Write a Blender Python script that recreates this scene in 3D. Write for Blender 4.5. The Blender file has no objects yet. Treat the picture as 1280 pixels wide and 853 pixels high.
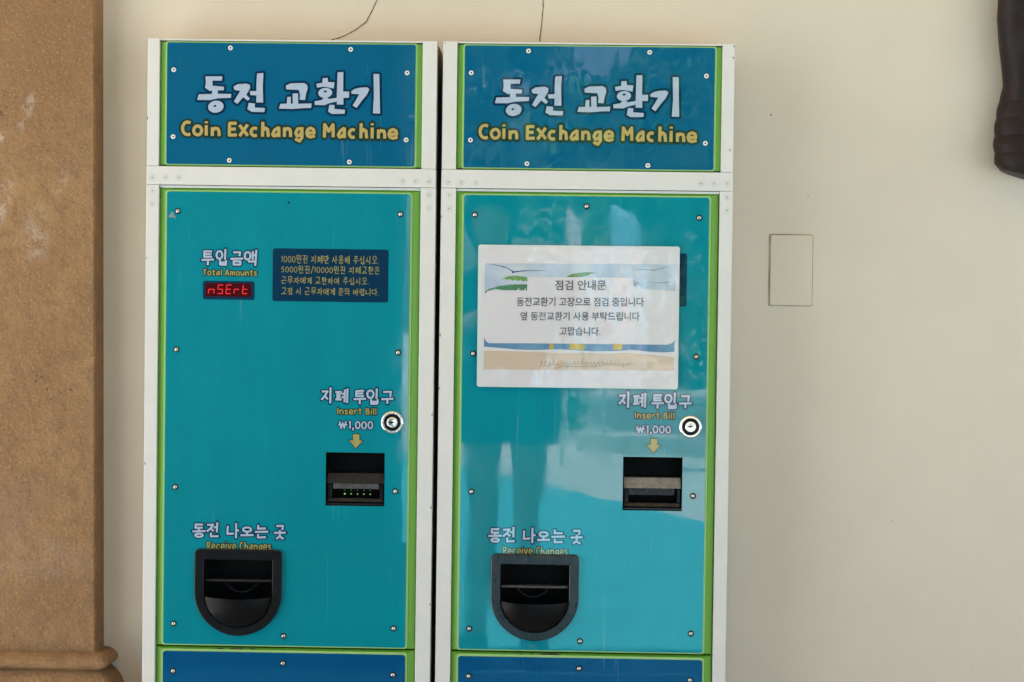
import bpy, bmesh, math, random
from mathutils import Vector, Matrix, noise
R = math.radians
C = bpy.context.scene.collection
S = bpy.context.scene
rnd = random.Random(7)

# ------------------------------------------------------------------ camera, sky, sun, exposure
ZT = 1.55                 # height of the machines
DEPTH = 0.13              # how far the machines stand out from the wall
cam_d = bpy.data.cameras.new('camera')
cam = bpy.data.objects.new('camera', cam_d)
C.objects.link(cam)
S.camera = cam
cam_d.sensor_width = 36.0
cam_d.lens = 36.0 * 2300 / 1280
cam_d.clip_start = 0.05
cam_d.clip_end = 500
CAM = Vector((0.6176, -2.7596, ZT - 0.3857))
yaw, pit, rol = -0.023146, -0.022341, 0.013228
f = Vector((math.sin(yaw) * math.cos(pit), math.cos(yaw) * math.cos(pit), math.sin(pit)))
r = f.cross(Vector((0, 0, 1))).normalized()
u = r.cross(f)
r2 = math.cos(rol) * r + math.sin(rol) * u
u2 = -math.sin(rol) * r + math.cos(rol) * u
cam.matrix_world = Matrix(((r2.x, u2.x, -f.x, CAM.x), (r2.y, u2.y, -f.y, CAM.y), (r2.z, u2.z, -f.z, CAM.z), (0, 0, 0, 1)))

W = bpy.data.worlds.new("World")
S.world = W
W.use_nodes = True
wn = W.node_tree
sky = wn.nodes.new('ShaderNodeTexSky')
sky.sky_type = 'NISHITA'
sky.sun_disc = False
SUN_EL, SUN_AZ = R(56), R(-90)        # azimuth clockwise from +y
sky.sun_elevation = SUN_EL
sky.sun_rotation = SUN_AZ
sky.dust_density = 2.0
wn.links.new(sky.outputs[0], wn.nodes['Background'].inputs[0])
wn.nodes['Background'].inputs[1].default_value = 0.085
sd = bpy.data.lights.new('sun', 'SUN')
sd.energy = 5.0
sd.angle = R(0.5)
sd.color = (1.0, 0.965, 0.92)
sun = bpy.data.objects.new('sun', sd)
C.objects.link(sun)
sdir = Vector((math.sin(SUN_AZ) * math.cos(SUN_EL), math.cos(SUN_AZ) * math.cos(SUN_EL), math.sin(SUN_EL)))
sun.rotation_euler = sdir.to_track_quat('Z', 'Y').to_euler()
sun.location = (-6, 0, 9)
S.view_settings.view_transform = 'Standard'
S.view_settings.look = 'None'
S.view_settings.exposure = 1.95
S.view_settings.gamma = 1.0
S.cycles.use_denoising = True
S.cycles.max_bounces = 8
S.cycles.diffuse_bounces = 5

# ------------------------------------------------------------------ materials
def mat(name, col, rough=0.5, metal=0.0, spec=0.5, var=0.0, vscale=8.0, bump=0.0, bscale=40.0, stretch=None, col2=None, coat=0.0, emit=None, estr=0.0, detail=4.0):
    m = bpy.data.materials.new(name)
    m.use_nodes = True
    nt = m.node_tree
    p = nt.nodes['Principled BSDF']
    p.inputs['Base Color'].default_value = (*col, 1)
    p.inputs['Roughness'].default_value = rough
    p.inputs['Metallic'].default_value = metal
    p.inputs['Specular IOR Level'].default_value = spec
    p.inputs['Coat Weight'].default_value = coat
    p.inputs['Coat Roughness'].default_value = 0.04
    if emit:
        p.inputs['Emission Color'].default_value = (*emit, 1)
        p.inputs['Emission Strength'].default_value = estr
    if var or bump:
        tc = nt.nodes.new('ShaderNodeNewGeometry')
        mp = nt.nodes.new('ShaderNodeMapping')
        if stretch:
            mp.inputs['Scale'].default_value = stretch
        nt.links.new(tc.outputs['Position'], mp.inputs['Vector'])
    if var:
        n = nt.nodes.new('ShaderNodeTexNoise')
        n.inputs['Scale'].default_value = vscale
        n.inputs['Detail'].default_value = detail
        n.inputs['Roughness'].default_value = 0.62
        nt.links.new(mp.outputs[0], n.inputs['Vector'])
        mr = nt.nodes.new('ShaderNodeMapRange')
        mr.inputs[1].default_value = 0.3
        mr.inputs[2].default_value = 0.7
        nt.links.new(n.outputs['Fac'], mr.inputs[0])
        mx = nt.nodes.new('ShaderNodeMix')
        mx.data_type = 'RGBA'
        a = tuple(c * (1 - var) for c in col)
        b = col2 if col2 else tuple(min(1, c * (1 + var)) for c in col)
        mx.inputs[6].default_value = (*a, 1)
        mx.inputs[7].default_value = (*b, 1)
        nt.links.new(mr.outputs[0], mx.inputs[0])
        nt.links.new(mx.outputs[2], p.inputs['Base Color'])
    if bump:
        n2 = nt.nodes.new('ShaderNodeTexNoise')
        n2.inputs['Scale'].default_value = bscale
        n2.inputs['Detail'].default_value = 3
        nt.links.new(mp.outputs[0], n2.inputs['Vector'])
        bp = nt.nodes.new('ShaderNodeBump')
        bp.inputs['Strength'].default_value = bump
        bp.inputs['Distance'].default_value = 0.01
        nt.links.new(n2.outputs['Fac'], bp.inputs['Height'])
        nt.links.new(bp.outputs[0], p.inputs['Normal'])
        if coat: nt.links.new(bp.outputs[0], p.inputs['Coat Normal'])
    return m

GL = dict(rough=0.025, spec=0.82, bump=0.024, bscale=4.5, stretch=(1.6, 1, 0.6))
M = {}
M['white'] = mat('white_painted_metal', (0.70, 0.695, 0.68), 0.42, var=0.035, vscale=14, bump=0.015, bscale=160)
M['dark'] = mat('dark_interior', (0.02, 0.018, 0.016), 0.7, var=.3, vscale=60)
M['side'] = mat('aged_side_panel', (0.30, 0.24, 0.18), 0.6, var=.4, vscale=20)
M['green'] = mat('green_painted_metal', (0.13, 0.36, 0.028), 0.4, var=0.06, vscale=40, stretch=(4, 1, .4))
M['lime'] = mat('pale_green_border', (0.36, 0.60, 0.20), 0.3, var=0.05, vscale=60)
M['teal'] = mat('teal_printed_sheet', (0.002, 0.240, 0.315), var=0.07, vscale=9, **GL)
M['blue'] = mat('deep_blue_printed_sheet', (0.002, 0.115, 0.245), var=0.05, vscale=6, **dict(GL, bump=0.06, bscale=6.0))
M['lblue'] = mat('lower_blue_printed_sheet', (0.002, 0.085, 0.235), var=0.05, vscale=6, **GL)
M['navy'] = mat('navy_print', (0.003, 0.035, 0.085), var=0.05, vscale=9, **GL)
M['letter'] = mat('pale_grey_print', (0.41, 0.505, 0.66), var=0.03, vscale=60, **GL)
M['yellow'] = mat('mustard_print', (0.49, 0.38, 0.14), var=0.05, vscale=60, **GL)
M['ykhaki'] = mat('khaki_print', (0.36, 0.34, 0.12), var=0.05, vscale=60, **GL)
M['outl_y'] = mat('dark_olive_print', (0.014, 0.05, 0.045), var=0.05, vscale=60, **GL)
M['chrome'] = mat('polished_chrome', (0.80, 0.80, 0.80), 0.12, metal=1.0, bump=.01, bscale=200)
M['screwm'] = mat('steel_screw', (0.70, 0.70, 0.70), 0.22, metal=1.0, bump=.01, bscale=200)
M['ringd'] = mat('dark_washer', (0.012, 0.016, 0.016), 0.6, spec=.2, var=.1)
M['rivetw'] = mat('white_snap_rivet', (0.80, 0.82, 0.84), 0.35, var=.03, vscale=90)
M['plastic'] = mat('black_plastic', (0.006, 0.006, 0.008), 0.32, spec=.22, var=.35, vscale=90, bump=.05, bscale=120)
M['plastic2'] = mat('dusty_black_plastic', (0.014, 0.0135, 0.019), 0.25, spec=.5, var=.45, vscale=70, bump=.05, bscale=120)
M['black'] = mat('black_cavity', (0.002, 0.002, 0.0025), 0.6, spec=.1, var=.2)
M['greyb'] = mat('worn_grey_plastic', (0.060, 0.056, 0.062), 0.5, var=.4, vscale=120)
M['dust_lit'] = mat('dusty_lit_plastic', (0.22, 0.20, 0.175), 0.6, var=.35, vscale=130)  # dust, with the right slot's stronger reflected light put into the colour
M['greyd'] = mat('dark_grey_plastic', (0.016, 0.015, 0.018), 0.5, spec=.3, var=.35, vscale=140)
M['redbg'] = mat('smoked_red_filter', (0.060, 0.002, 0.005), 0.2, var=.3, vscale=200)
M['led'] = mat('lit_red_segment', (0.5, 0.01, 0.01), 0.4, emit=(1.0, 0.02, 0.03), estr=0.13)
M['gled'] = mat('lit_green_led', (0.1, 0.4, 0.05), 0.4, emit=(0.55, 1.0, 0.25), estr=0.16)
M['gled2'] = mat('dim_green_led', (0.05, 0.2, 0.03), 0.4, emit=(0.3, 0.8, 0.2), estr=0.02)
M['chip'] = mat('bare_scuffed_metal', (0.20, 0.26, 0.27), 0.5, var=.3, vscale=300)
M['peel'] = mat('peeled_black_primer', (0.03, 0.025, 0.02), 0.7, var=.3, vscale=300)

def scratch(m):
    """faint hairline scratches rubbed into the printed film"""
    nt = m.node_tree; p = nt.nodes['Principled BSDF']
    src = p.inputs['Base Color'].links[0].from_socket
    geo = nt.nodes.new('ShaderNodeNewGeometry')
    for rot, sc, th in ((.22, (150, 1, 4), .735), (-.5, (120, 1, 5), .75), (1.2, (140, 1, 5), .765)):
        mp = nt.nodes.new('ShaderNodeMapping'); mp.inputs['Rotation'].default_value = (0, rot, 0); mp.inputs['Scale'].default_value = sc
        n = nt.nodes.new('ShaderNodeTexNoise'); n.inputs['Scale'].default_value = 1.0; n.inputs['Detail'].default_value = 1.0; n.inputs['Distortion'].default_value = 1.2
        mr = nt.nodes.new('ShaderNodeMapRange'); mr.inputs[1].default_value = th; mr.inputs[2].default_value = th + .05; mr.inputs[4].default_value = .10
        mx = nt.nodes.new('ShaderNodeMix'); mx.data_type = 'RGBA'; mx.inputs[7].default_value = (.35, .5, .52, 1)
        nt.links.new(geo.outputs['Position'], mp.inputs['Vector']); nt.links.new(mp.outputs[0], n.inputs['Vector'])
        nt.links.new(n.outputs['Fac'], mr.inputs[0]); nt.links.new(mr.outputs[0], mx.inputs[0]); nt.links.new(src, mx.inputs[6])
        src = mx.outputs[2]
    nt.links.new(src, p.inputs['Base Color'])
def smudge(m, lo, hi):
    """finger grease: the gloss varies in soft patches"""
    nt = m.node_tree; p = nt.nodes['Principled BSDF']
    geo = nt.nodes.new('ShaderNodeNewGeometry')
    n = nt.nodes.new('ShaderNodeTexNoise'); n.inputs['Scale'].default_value = 17; n.inputs['Detail'].default_value = 6; n.inputs['Roughness'].default_value = .6
    mr = nt.nodes.new('ShaderNodeMapRange'); mr.inputs[1].default_value = .45; mr.inputs[2].default_value = .68; mr.inputs[3].default_value = lo; mr.inputs[4].default_value = hi
    nt.links.new(geo.outputs['Position'], n.inputs['Vector']); nt.links.new(n.outputs['Fac'], mr.inputs[0]); nt.links.new(mr.outputs[0], p.inputs['Roughness'])
for k_ in ('teal', 'blue', 'lblue'): scratch(M[k_]); smudge(M[k_], .015, .065)

# ------------------------------------------------------------------ object helpers
def link(name, me, parent=None):
    o = bpy.data.objects.new(name, me)
    C.objects.link(o)
    if parent:
        o.parent = parent
    return o

def obj(name, bm, m, parent=None, smooth=False, recalc=True):
    if recalc:
        bmesh.ops.recalc_face_normals(bm, faces=bm.faces)
    me = bpy.data.meshes.new(name)
    if smooth:
        for fc in bm.faces:
            fc.smooth = True
    bm.to_mesh(me)
    bm.free()
    for mm_ in (m if isinstance(m, (list, tuple)) else [m]):
        me.materials.append(mm_)
    return link(name, me, parent)

def tag(o, label=None, cat=None, group=None, kind=None):
    if label: o['label'] = label
    if cat: o['category'] = cat
    if group: o['group'] = group
    if kind: o['kind'] = kind
    return o

def thing(name, label, cat, loc=(0, 0, 0), group=None):
    o = link(name, None)
    o.location = loc
    return tag(o, label, cat, group)

def box(bm, x0, x1, y0, y1, z0, z1, bev=0.0, mi=0):
    vs = [bm.verts.new((x, y, z)) for x in (x0, x1) for y in (y0, y1) for z in (z0, z1)]
    q = [(0, 1, 3, 2), (4, 6, 7, 5), (0, 4, 5, 1), (2, 3, 7, 6), (0, 2, 6, 4), (1, 5, 7, 3)]
    fs = [bm.faces.new([vs[i] for i in k]) for k in q]
    for fc in fs: fc.material_index = mi
    bmesh.ops.recalc_face_normals(bm, faces=fs)
    if bev:
        es = list({e for fc in fs for e in fc.edges})
        rr = bmesh.ops.bevel(bm, geom=es, offset=bev, segments=2, affect='EDGES', profile=0.6)
        for fc in rr['faces']: fc.material_index = mi

def lathe(bm, prof, n=24, mi=0, c=(0, 0, 0), axis='y', close=True):
    """prof: (radius, height) pairs; axis 'y' points toward -y (out of the machine), 'z' up."""
    rings = []
    for rad, h in prof:
        ring = []
        for i in range(n):
            t = 2 * math.pi * i / n
            if axis == 'y':
                ring.append(bm.verts.new((c[0] + rad * math.cos(t), c[1] - h, c[2] + rad * math.sin(t))))
            else:
                ring.append(bm.verts.new((c[0] + rad * math.cos(t), c[1] + rad * math.sin(t), c[2] + h)))
        rings.append(ring)
    for a, b in zip(rings, rings[1:]):
        for i in range(n):
            fc = bm.faces.new((a[i], a[(i + 1) % n], b[(i + 1) % n], b[i]))
            fc.material_index = mi
    if close:
        for ring in (rings[0], rings[-1]):
            fc = bm.faces.new(ring)
            fc.material_index = mi

def P(uu, vv, y=0.0):
    """machine millimetres (right, down from the top) -> local metres"""
    return Vector((uu / 1000, y, ZT - vv / 1000))

def rrect(u0, v0, u1, v1, rad, n=6):
    out = []
    for cx, cy, a0 in ((u1 - rad, v0 + rad, -90), (u1 - rad, v1 - rad, 0), (u0 + rad, v1 - rad, 90), (u0 + rad, v0 + rad, 180)):
        for i in range(n + 1):
            a = R(a0 + 90 * i / n)
            out.append((cx + rad * math.cos(a), cy + rad * math.sin(a)))
    return out

def sheet(bm, loops, y0, th, mi=0):
    """flat plate cut from the first loop with the others as holes; front at y0, thickness th going back"""
    es = []
    for lp in loops:
        vs = [bm.verts.new(P(a, b, y0)) for a, b in lp]
        es += [bm.edges.new((vs[i], vs[(i + 1) % len(vs)])) for i in range(len(vs))]
    g = bmesh.ops.triangle_fill(bm, use_beauty=True, use_dissolve=False, edges=es)
    fs = [e for e in g['geom'] if isinstance(e, bmesh.types.BMFace)]
    for fc in fs:
        fc.normal_update()
        if fc.normal.y > 0: fc.normal_flip()
        fc.material_index = mi
    if th:
        be = [e for e in {e for fc in fs for e in fc.edges} if len(e.link_faces) == 1]
        ex = bmesh.ops.extrude_edge_only(bm, edges=be)
        for v in ex['geom']:
            if isinstance(v, bmesh.types.BMVert): v.co.y += th
            elif isinstance(v, bmesh.types.BMFace): v.material_index = mi

def poly(bm, pts, y, mi=0):
    vs = [bm.verts.new(P(a, b, y)) for a, b in pts]
    es = [bm.edges.new((vs[i], vs[(i + 1) % len(vs)])) for i in range(len(vs))]
    g = bmesh.ops.triangle_fill(bm, use_beauty=True, use_dissolve=False, edges=es)
    for fc in g['geom']:
        if isinstance(fc, bmesh.types.BMFace):
            fc.normal_update()
            if fc.normal.y > 0: fc.normal_flip()
            fc.material_index = mi

EPS = 4e-6
def quad(bm, pts, y, mi):
    fc = bm.faces.new([bm.verts.new(P(a, b, y)) for a, b in pts])
    fc.normal_update()
    if fc.normal.y > 0: fc.normal_flip()
    fc.material_index = mi

def disc(bm, cu, cv, rad, y, mi, n=12):
    quad(bm, [(cu + rad * math.cos(2 * math.pi * i / n), cv + rad * math.sin(2 * math.pi * i / n)) for i in range(n)], y, mi)

def stroke(bm, pts, hw, y, mi, cap='butt', w_end=1.0):
    """one pen stroke; pieces are stepped by microns so that no faces share a plane"""
    k = 0
    n = len(pts)
    for i in range(n - 1):
        (a, b), (c, d) = pts[i], pts[i + 1]
        L = math.hypot(c - a, d - b)
        if L < 1e-6: continue
        dx, dy = (c - a) / L, (d - b) / L
        ea = hw * 0.35 if (cap == 'butt' and i == 0) else 0
        eb = hw * 0.35 if (cap == 'butt' and i == n - 2) else 0
        wa = hw * (1 + (w_end - 1) * i / max(1, n - 1)); wb = hw * (1 + (w_end - 1) * (i + 1) / max(1, n - 1))
        quad(bm, [(a - dx * ea - dy * wa, b - dy * ea + dx * wa), (c + dx * eb - dy * wb, d + dy * eb + dx * wb),
                  (c + dx * eb + dy * wb, d + dy * eb - dx * wb), (a - dx * ea + dy * wa, b - dy * ea - dx * wa)], y - k * EPS, mi)
        k += 1
    for i in range(n):
        if cap == 'butt' and i in (0, n - 1) and pts[0] != pts[-1]: continue
        disc(bm, pts[i][0], pts[i][1], hw * (1 + (w_end - 1) * i / max(1, n - 1)) * 0.998, y - k * EPS, mi)
        k += 1
    return k * EPS

# ------------------------------------------------------------------ hand lettering (strokes in unit boxes, v down)
def arc(cx, cy, rx, ry, a0, a1, n=10):
    return [(cx + rx * math.cos(R(a0 + (a1 - a0) * i / n)), cy + ry * math.sin(R(a0 + (a1 - a0) * i / n))) for i in range(n + 1)]
RING = arc(.5, .5, .5, .5, -80, 280, 14)
CONS = {
    'g': [[(0, .12), (.95, .06), (.8, .55), (.4, 1)]], 'G': [[(0, .1), (.95, .06), (.86, 1)]],
    'n': [[(.05, 0), (.02, .92), (1, .85)]], 'd': [[(1, .05), (.06, .05), (.04, .95), (1, .9)]],
    'r': [[(0, .05), (.95, .05), (.93, .48), (.05, .5), (.05, .96), (1, .95)]],
    'm': [[(.05, 0), (.05, 1), (.95, 1), (.97, .02), (.05, 0)]],
    'b': [[(.04, 0), (.06, 1), (.95, .97), (.98, 0)], [(.05, .5), (.95, .48)]],
    's': [[(.55, 0), (.4, .5), (0, 1)], [(.42, .45), (1, .95)]],
    'o': [RING], 'j': [[(.02, .1), (.95, .06), (.55, .55), (0, 1)], [(.5, .55), (1, .95)]],
    't': [[(1, 0), (.06, .03), (.05, .97), (1, .95)], [(.06, .5), (.92, .48)]],
    'p': [[(0, .05), (1, .03)], [(.3, .05), (.33, .95)], [(.7, .05), (.66, .95)], [(0, .97), (1, .95)]],
    'h': [[(.5, -.02), (.5, .2)], [(0, .3), (1, .27)], arc(.5, .72, .33, .28, -80, 280, 12)],
    'k': [[(0, .05), (.95, .05), (.85, 1)]],
}
LEAD = 'g,kk,n,d,tt,r,m,b,pp,s,ss,o,j,jj,ch,k,t,p,h'.split(',')
VOW = 'a,ae,ya,yae,eo,e,yeo,ye,o,wa,wae,oe,yo,u,wo,we,wi,yu,eu,ui,i'.split(',')
TAIL = {0: None, 1: 'G', 4: 'n', 7: 'd', 8: 'r', 16: 'm', 17: 'b', 19: 's', 21: 'o', 22: 'j'}
def hangul(ch, q):
    k = ord(ch) - 0xAC00
    ld, vw, tl = LEAD[k // 588], VOW[(k % 588) // 28], TAIL[k % 28]
    out = []
    def put(c, x0, y0, x1, y1):
        for s in CONS[c]:
            out.append([(x0 + a * (x1 - x0), y0 + b * (y1 - y0)) for a, b in s])
    def L(*pts): out.append(list(pts))
    if vw in ('a', 'ae', 'eo', 'e', 'yeo', 'ye', 'i', 'ya'):
        by = .66 if tl else 1.0
        cy0, cy1 = (.12, .62) if tl else (.2, .78)
        two = vw in ('ae', 'e', 'ye')
        put(ld, 0, cy0, .46 if two else .54, cy1)
        xs = .8
        if vw in ('a', 'ya'): L((.76, 0), (.76, by)); L((.78, by * .5), (1, by * .48))
        elif vw == 'i': L((.82, 0), (.8, by))
        elif vw in ('eo', 'yeo'):
            L((.84, 0), (.82, by))
            if vw == 'eo': L((.58, by * .5), (.82, by * .48))
            else: L((.58, by * .36), (.82, by * .35)); L((.58, by * .62), (.82, by * .6))
        elif vw == 'ae': L((.64, .06), (.64, by * .94)); L((.92, 0), (.9, by)); L((.66, by * .5), (.9, by * .48))
        elif vw == 'e': L((.7, .06), (.7, by * .94)); L((.94, 0), (.92, by)); L((.48, by * .5), (.7, by * .48))
        elif vw == 'ye': L((.72, .06), (.72, by * .94)); L((.95, 0), (.93, by)); L((.5, by * .36), (.72, by * .36)); L((.5, by * .6), (.72, by * .6))
        if tl: put(tl, .3, .72, .92, 1)
    elif vw in ('o', 'u', 'yo', 'eu'):
        up = vw in ('o', 'yo')
        if tl: put(ld if ld != 'g' else 'G', .2, 0, .8, .3); bar = .54
        else: put(ld if ld != 'g' else 'G', .17, 0, .83, .5 if up else .42); bar = .88 if up else .62
        if vw == 'eu' and not tl: bar = .85
        L((0, bar + .02), (1, bar - .02))
        if vw == 'o': L((.5, bar - (.18 if tl else .3)), (.5, bar))
        if vw == 'yo': L((.35, bar - (.18 if tl else .3)), (.35, bar)); L((.65, bar - (.18 if tl else .3)), (.65, bar))
        if vw == 'u': L((.52, bar), (.5, .78 if tl else 1))
        if tl: put(tl, .2, .74 if tl != 's' else .66, .82, 1)
    else:
        by = .7 if tl else 1.0
        put(ld, .04, 0, .54, .36 if tl else .5)
        if vw in ('wa', 'ui'):
            bar = .56 if tl else .76
            L((0, bar + .03), (.64, bar - .03))
            if vw == 'wa': L((.3, bar - .16), (.3, bar)); L((.78, 0), (.76, by)); L((.78, by * .5), (1, by * .48))
            else: L((.84, 0), (.82, by))
        else:                                   # wo
            bar = .48 if tl else .6
            L((0, bar + .02), (.62, bar - .02)); L((.32, bar), (.3, bar + .2)); L((.86, 0), (.84, by)); L((.64, bar + .1), (.84, bar + .1))
        if tl: put(tl, .28, .76, .92, 1)
    if q:
        out = [[(a + rnd.uniform(-q, q), b + rnd.uniform(-q, q)) for a, b in s] if len(s) < 9 else s for s in out]
    return out

LAT = {
    'C': [arc(.62, .5, .56, .48, -62, -300 + 2, 12)],
    'o': [RING], 'i': [[(.5, .30), (.5, 1)], [(.5, 0), (.52, .06)]], 'l': [[(.5, 0), (.48, 1)]],
    'n': [[(.05, 0), (.05, 1)], [(.05, .35), (.4, .06), (.8, .12), (.93, .45), (.95, 1)]],
    'E': [[(.95, .02), (.06, .04), (.05, .97), (1, .95)], [(.06, .5), (.85, .48)]],
    'x': [[(.02, .05), (.95, .95)], [(.92, 0), (.03, 1)]],
    'c': [arc(.6, .5, .58, .48, -60, -298, 10)],
    'h': [[(.08, 0), (.06, 1)], [(.08, .62), (.45, .4), (.82, .5), (.94, 1)]],
    'a': [[(.82, .02), (.3, .3), (.04, .75), (.2, .95), (.5, .9), (.88, .55)], [(.84, 0), (.88, 1)], [(.3, .95), (.86, .8)]],
    'g': [[(.9, .06), (.3, .1), (.04, .38), (.25, .6), (.6, .55), (.9, .3)], [(.92, 0), (.94, .7), (.6, .96), (.05, .82)]],
    'e': [[(.04, .56), (.96, .52), (.86, .12), (.5, -.04), (.14, .12), (0, .55), (.15, .92), (.5, 1.03), (1, .90)]],
    'M': [[(.08, 1), (.1, .02), (.5, .55), (.92, .02), (.95, .98)]],
    'T': [[(0, .06), (1, .02)], [(.5, .05), (.48, 1)]], 't': [[(.45, 0), (.45, .95), (.9, .92)], [(0, .35), (.95, .3)]],
    'A': [[(0, 1), (.5, 0), (1, 1)], [(.2, .68), (.8, .66)]],
    'm': [[(.03, 0), (.05, 1)], [(.05, .3), (.25, .05), (.48, .2), (.5, 1)], [(.5, .3), (.75, .05), (.95, .2), (.97, 1)]],
    'u': [[(.05, 0), (.08, .75), (.4, .98), (.85, .7)], [(.92, 0), (.95, 1)]],
    's': [[(.9, .1), (.3, .05), (.1, .3), (.85, .62), (.7, .95), (.05, .92)]],
    'I': [[(.5, 0), (.5, 1)]], 'r': [[(.1, 0), (.12, 1)], [(.12, .4), (.5, .08), (.95, .12)]],
    'B': [[(.06, 0), (.06, 1)], [(.06, .04), (.75, .12), (.7, .42), (.08, .48)], [(.1, .48), (.92, .62), (.85, .92), (.06, .97)]],
    'R': [[(.06, 0), (.06, 1)], [(.06, .04), (.85, .12), (.8, .45), (.08, .55)], [(.35, .52), (.98, 1)]],
    'v': [[(0, .02), (.48, 1), (.98, 0)]],
    '1': [[(.2, .2), (.55, 0), (.55, 1)]], '0': [RING],
    '5': [[(.9, .03), (.2, .03), (.15, .42), (.7, .42), (.92, .7), (.65, .97), (.05, .92)]],
    ',': [[(.6, .88), (.3, 1.25)]], '.': [[(.4, .93), (.45, .97)]], '/': [[(1, 0), (0, 1.05)]],
    'W': [[(.08, .0), (.28, 1), (.5, .2), (.7, 1), (.92, -.05)], [(-.08, .5), (1.08, .44)]],
}
SMALL = set('oxcnaeumsrv')
ADV = {'i': .42, 'l': .42, 'I': .42, ' ': .55, 'm': 1.35, 'M': 1.3, ',': .45, '.': .5, '1': .55, 't': .85, 'r': .8, 'W': 1.75, '/': .8, 's': .85}

def glyph_strokes(ch, u0, v0, u1, v1, q=0.0):
    g = hangul(ch, q) if 0xAC00 <= ord(ch) <= 0xD7A3 else LAT[ch]
    return [[(u0 + a * (u1 - u0), v0 + b * (v1 - v0)) for a, b in s] for s in g]

def word(text, u0, v0, u1, v1, kor=1.25, small=.68):
    """lay a line of text into a box; returns a list of glyphs, each a list of strokes"""
    adv = [kor if ord(c) > 0x3000 else ADV.get(c, 1.0) for c in text]
    k = (u1 - u0) / sum(adv)
    x = u0
    out = []
    for c, a in zip(text, adv):
        w = a * k
        if c != ' ':
            t = v0
            b = v1
            if c in SMALL: t = v0 + (v1 - v0) * (1 - small)
            if c == 'g': t, b = v0 + (v1 - v0) * (1 - small), v1 + (v1 - v0) * .35
            if c in '015W' and any(ord(z) > 0x3000 for z in text): t, b = v0 + (v1 - v0) * .16, v1 - (v1 - v0) * .12
            dv = rnd.uniform(-.02, .02) * (v1 - v0)
            m = .1 if ord(c) > 0x3000 else .16
            out.append(glyph_strokes(c, x + w * m, t + dv, x + w * (1 - m), b + dv, .025))
        x += w
    return out

def lettering(name, glyphs, hw, ow, y, mats, parent, cap='butt'):
    bm = bmesh.new()
    for g in glyphs:
        k = 0.0
        if ow:
            for s in g:
                k += stroke(bm, s, hw + ow, y - k, 1, 'round')
        k = 0.0
        for s in g:
            k += stroke(bm, s, hw, y - 0.00045 - k, 0, cap)
    return obj(name, bm, mats, parent, recalc=False)
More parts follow.
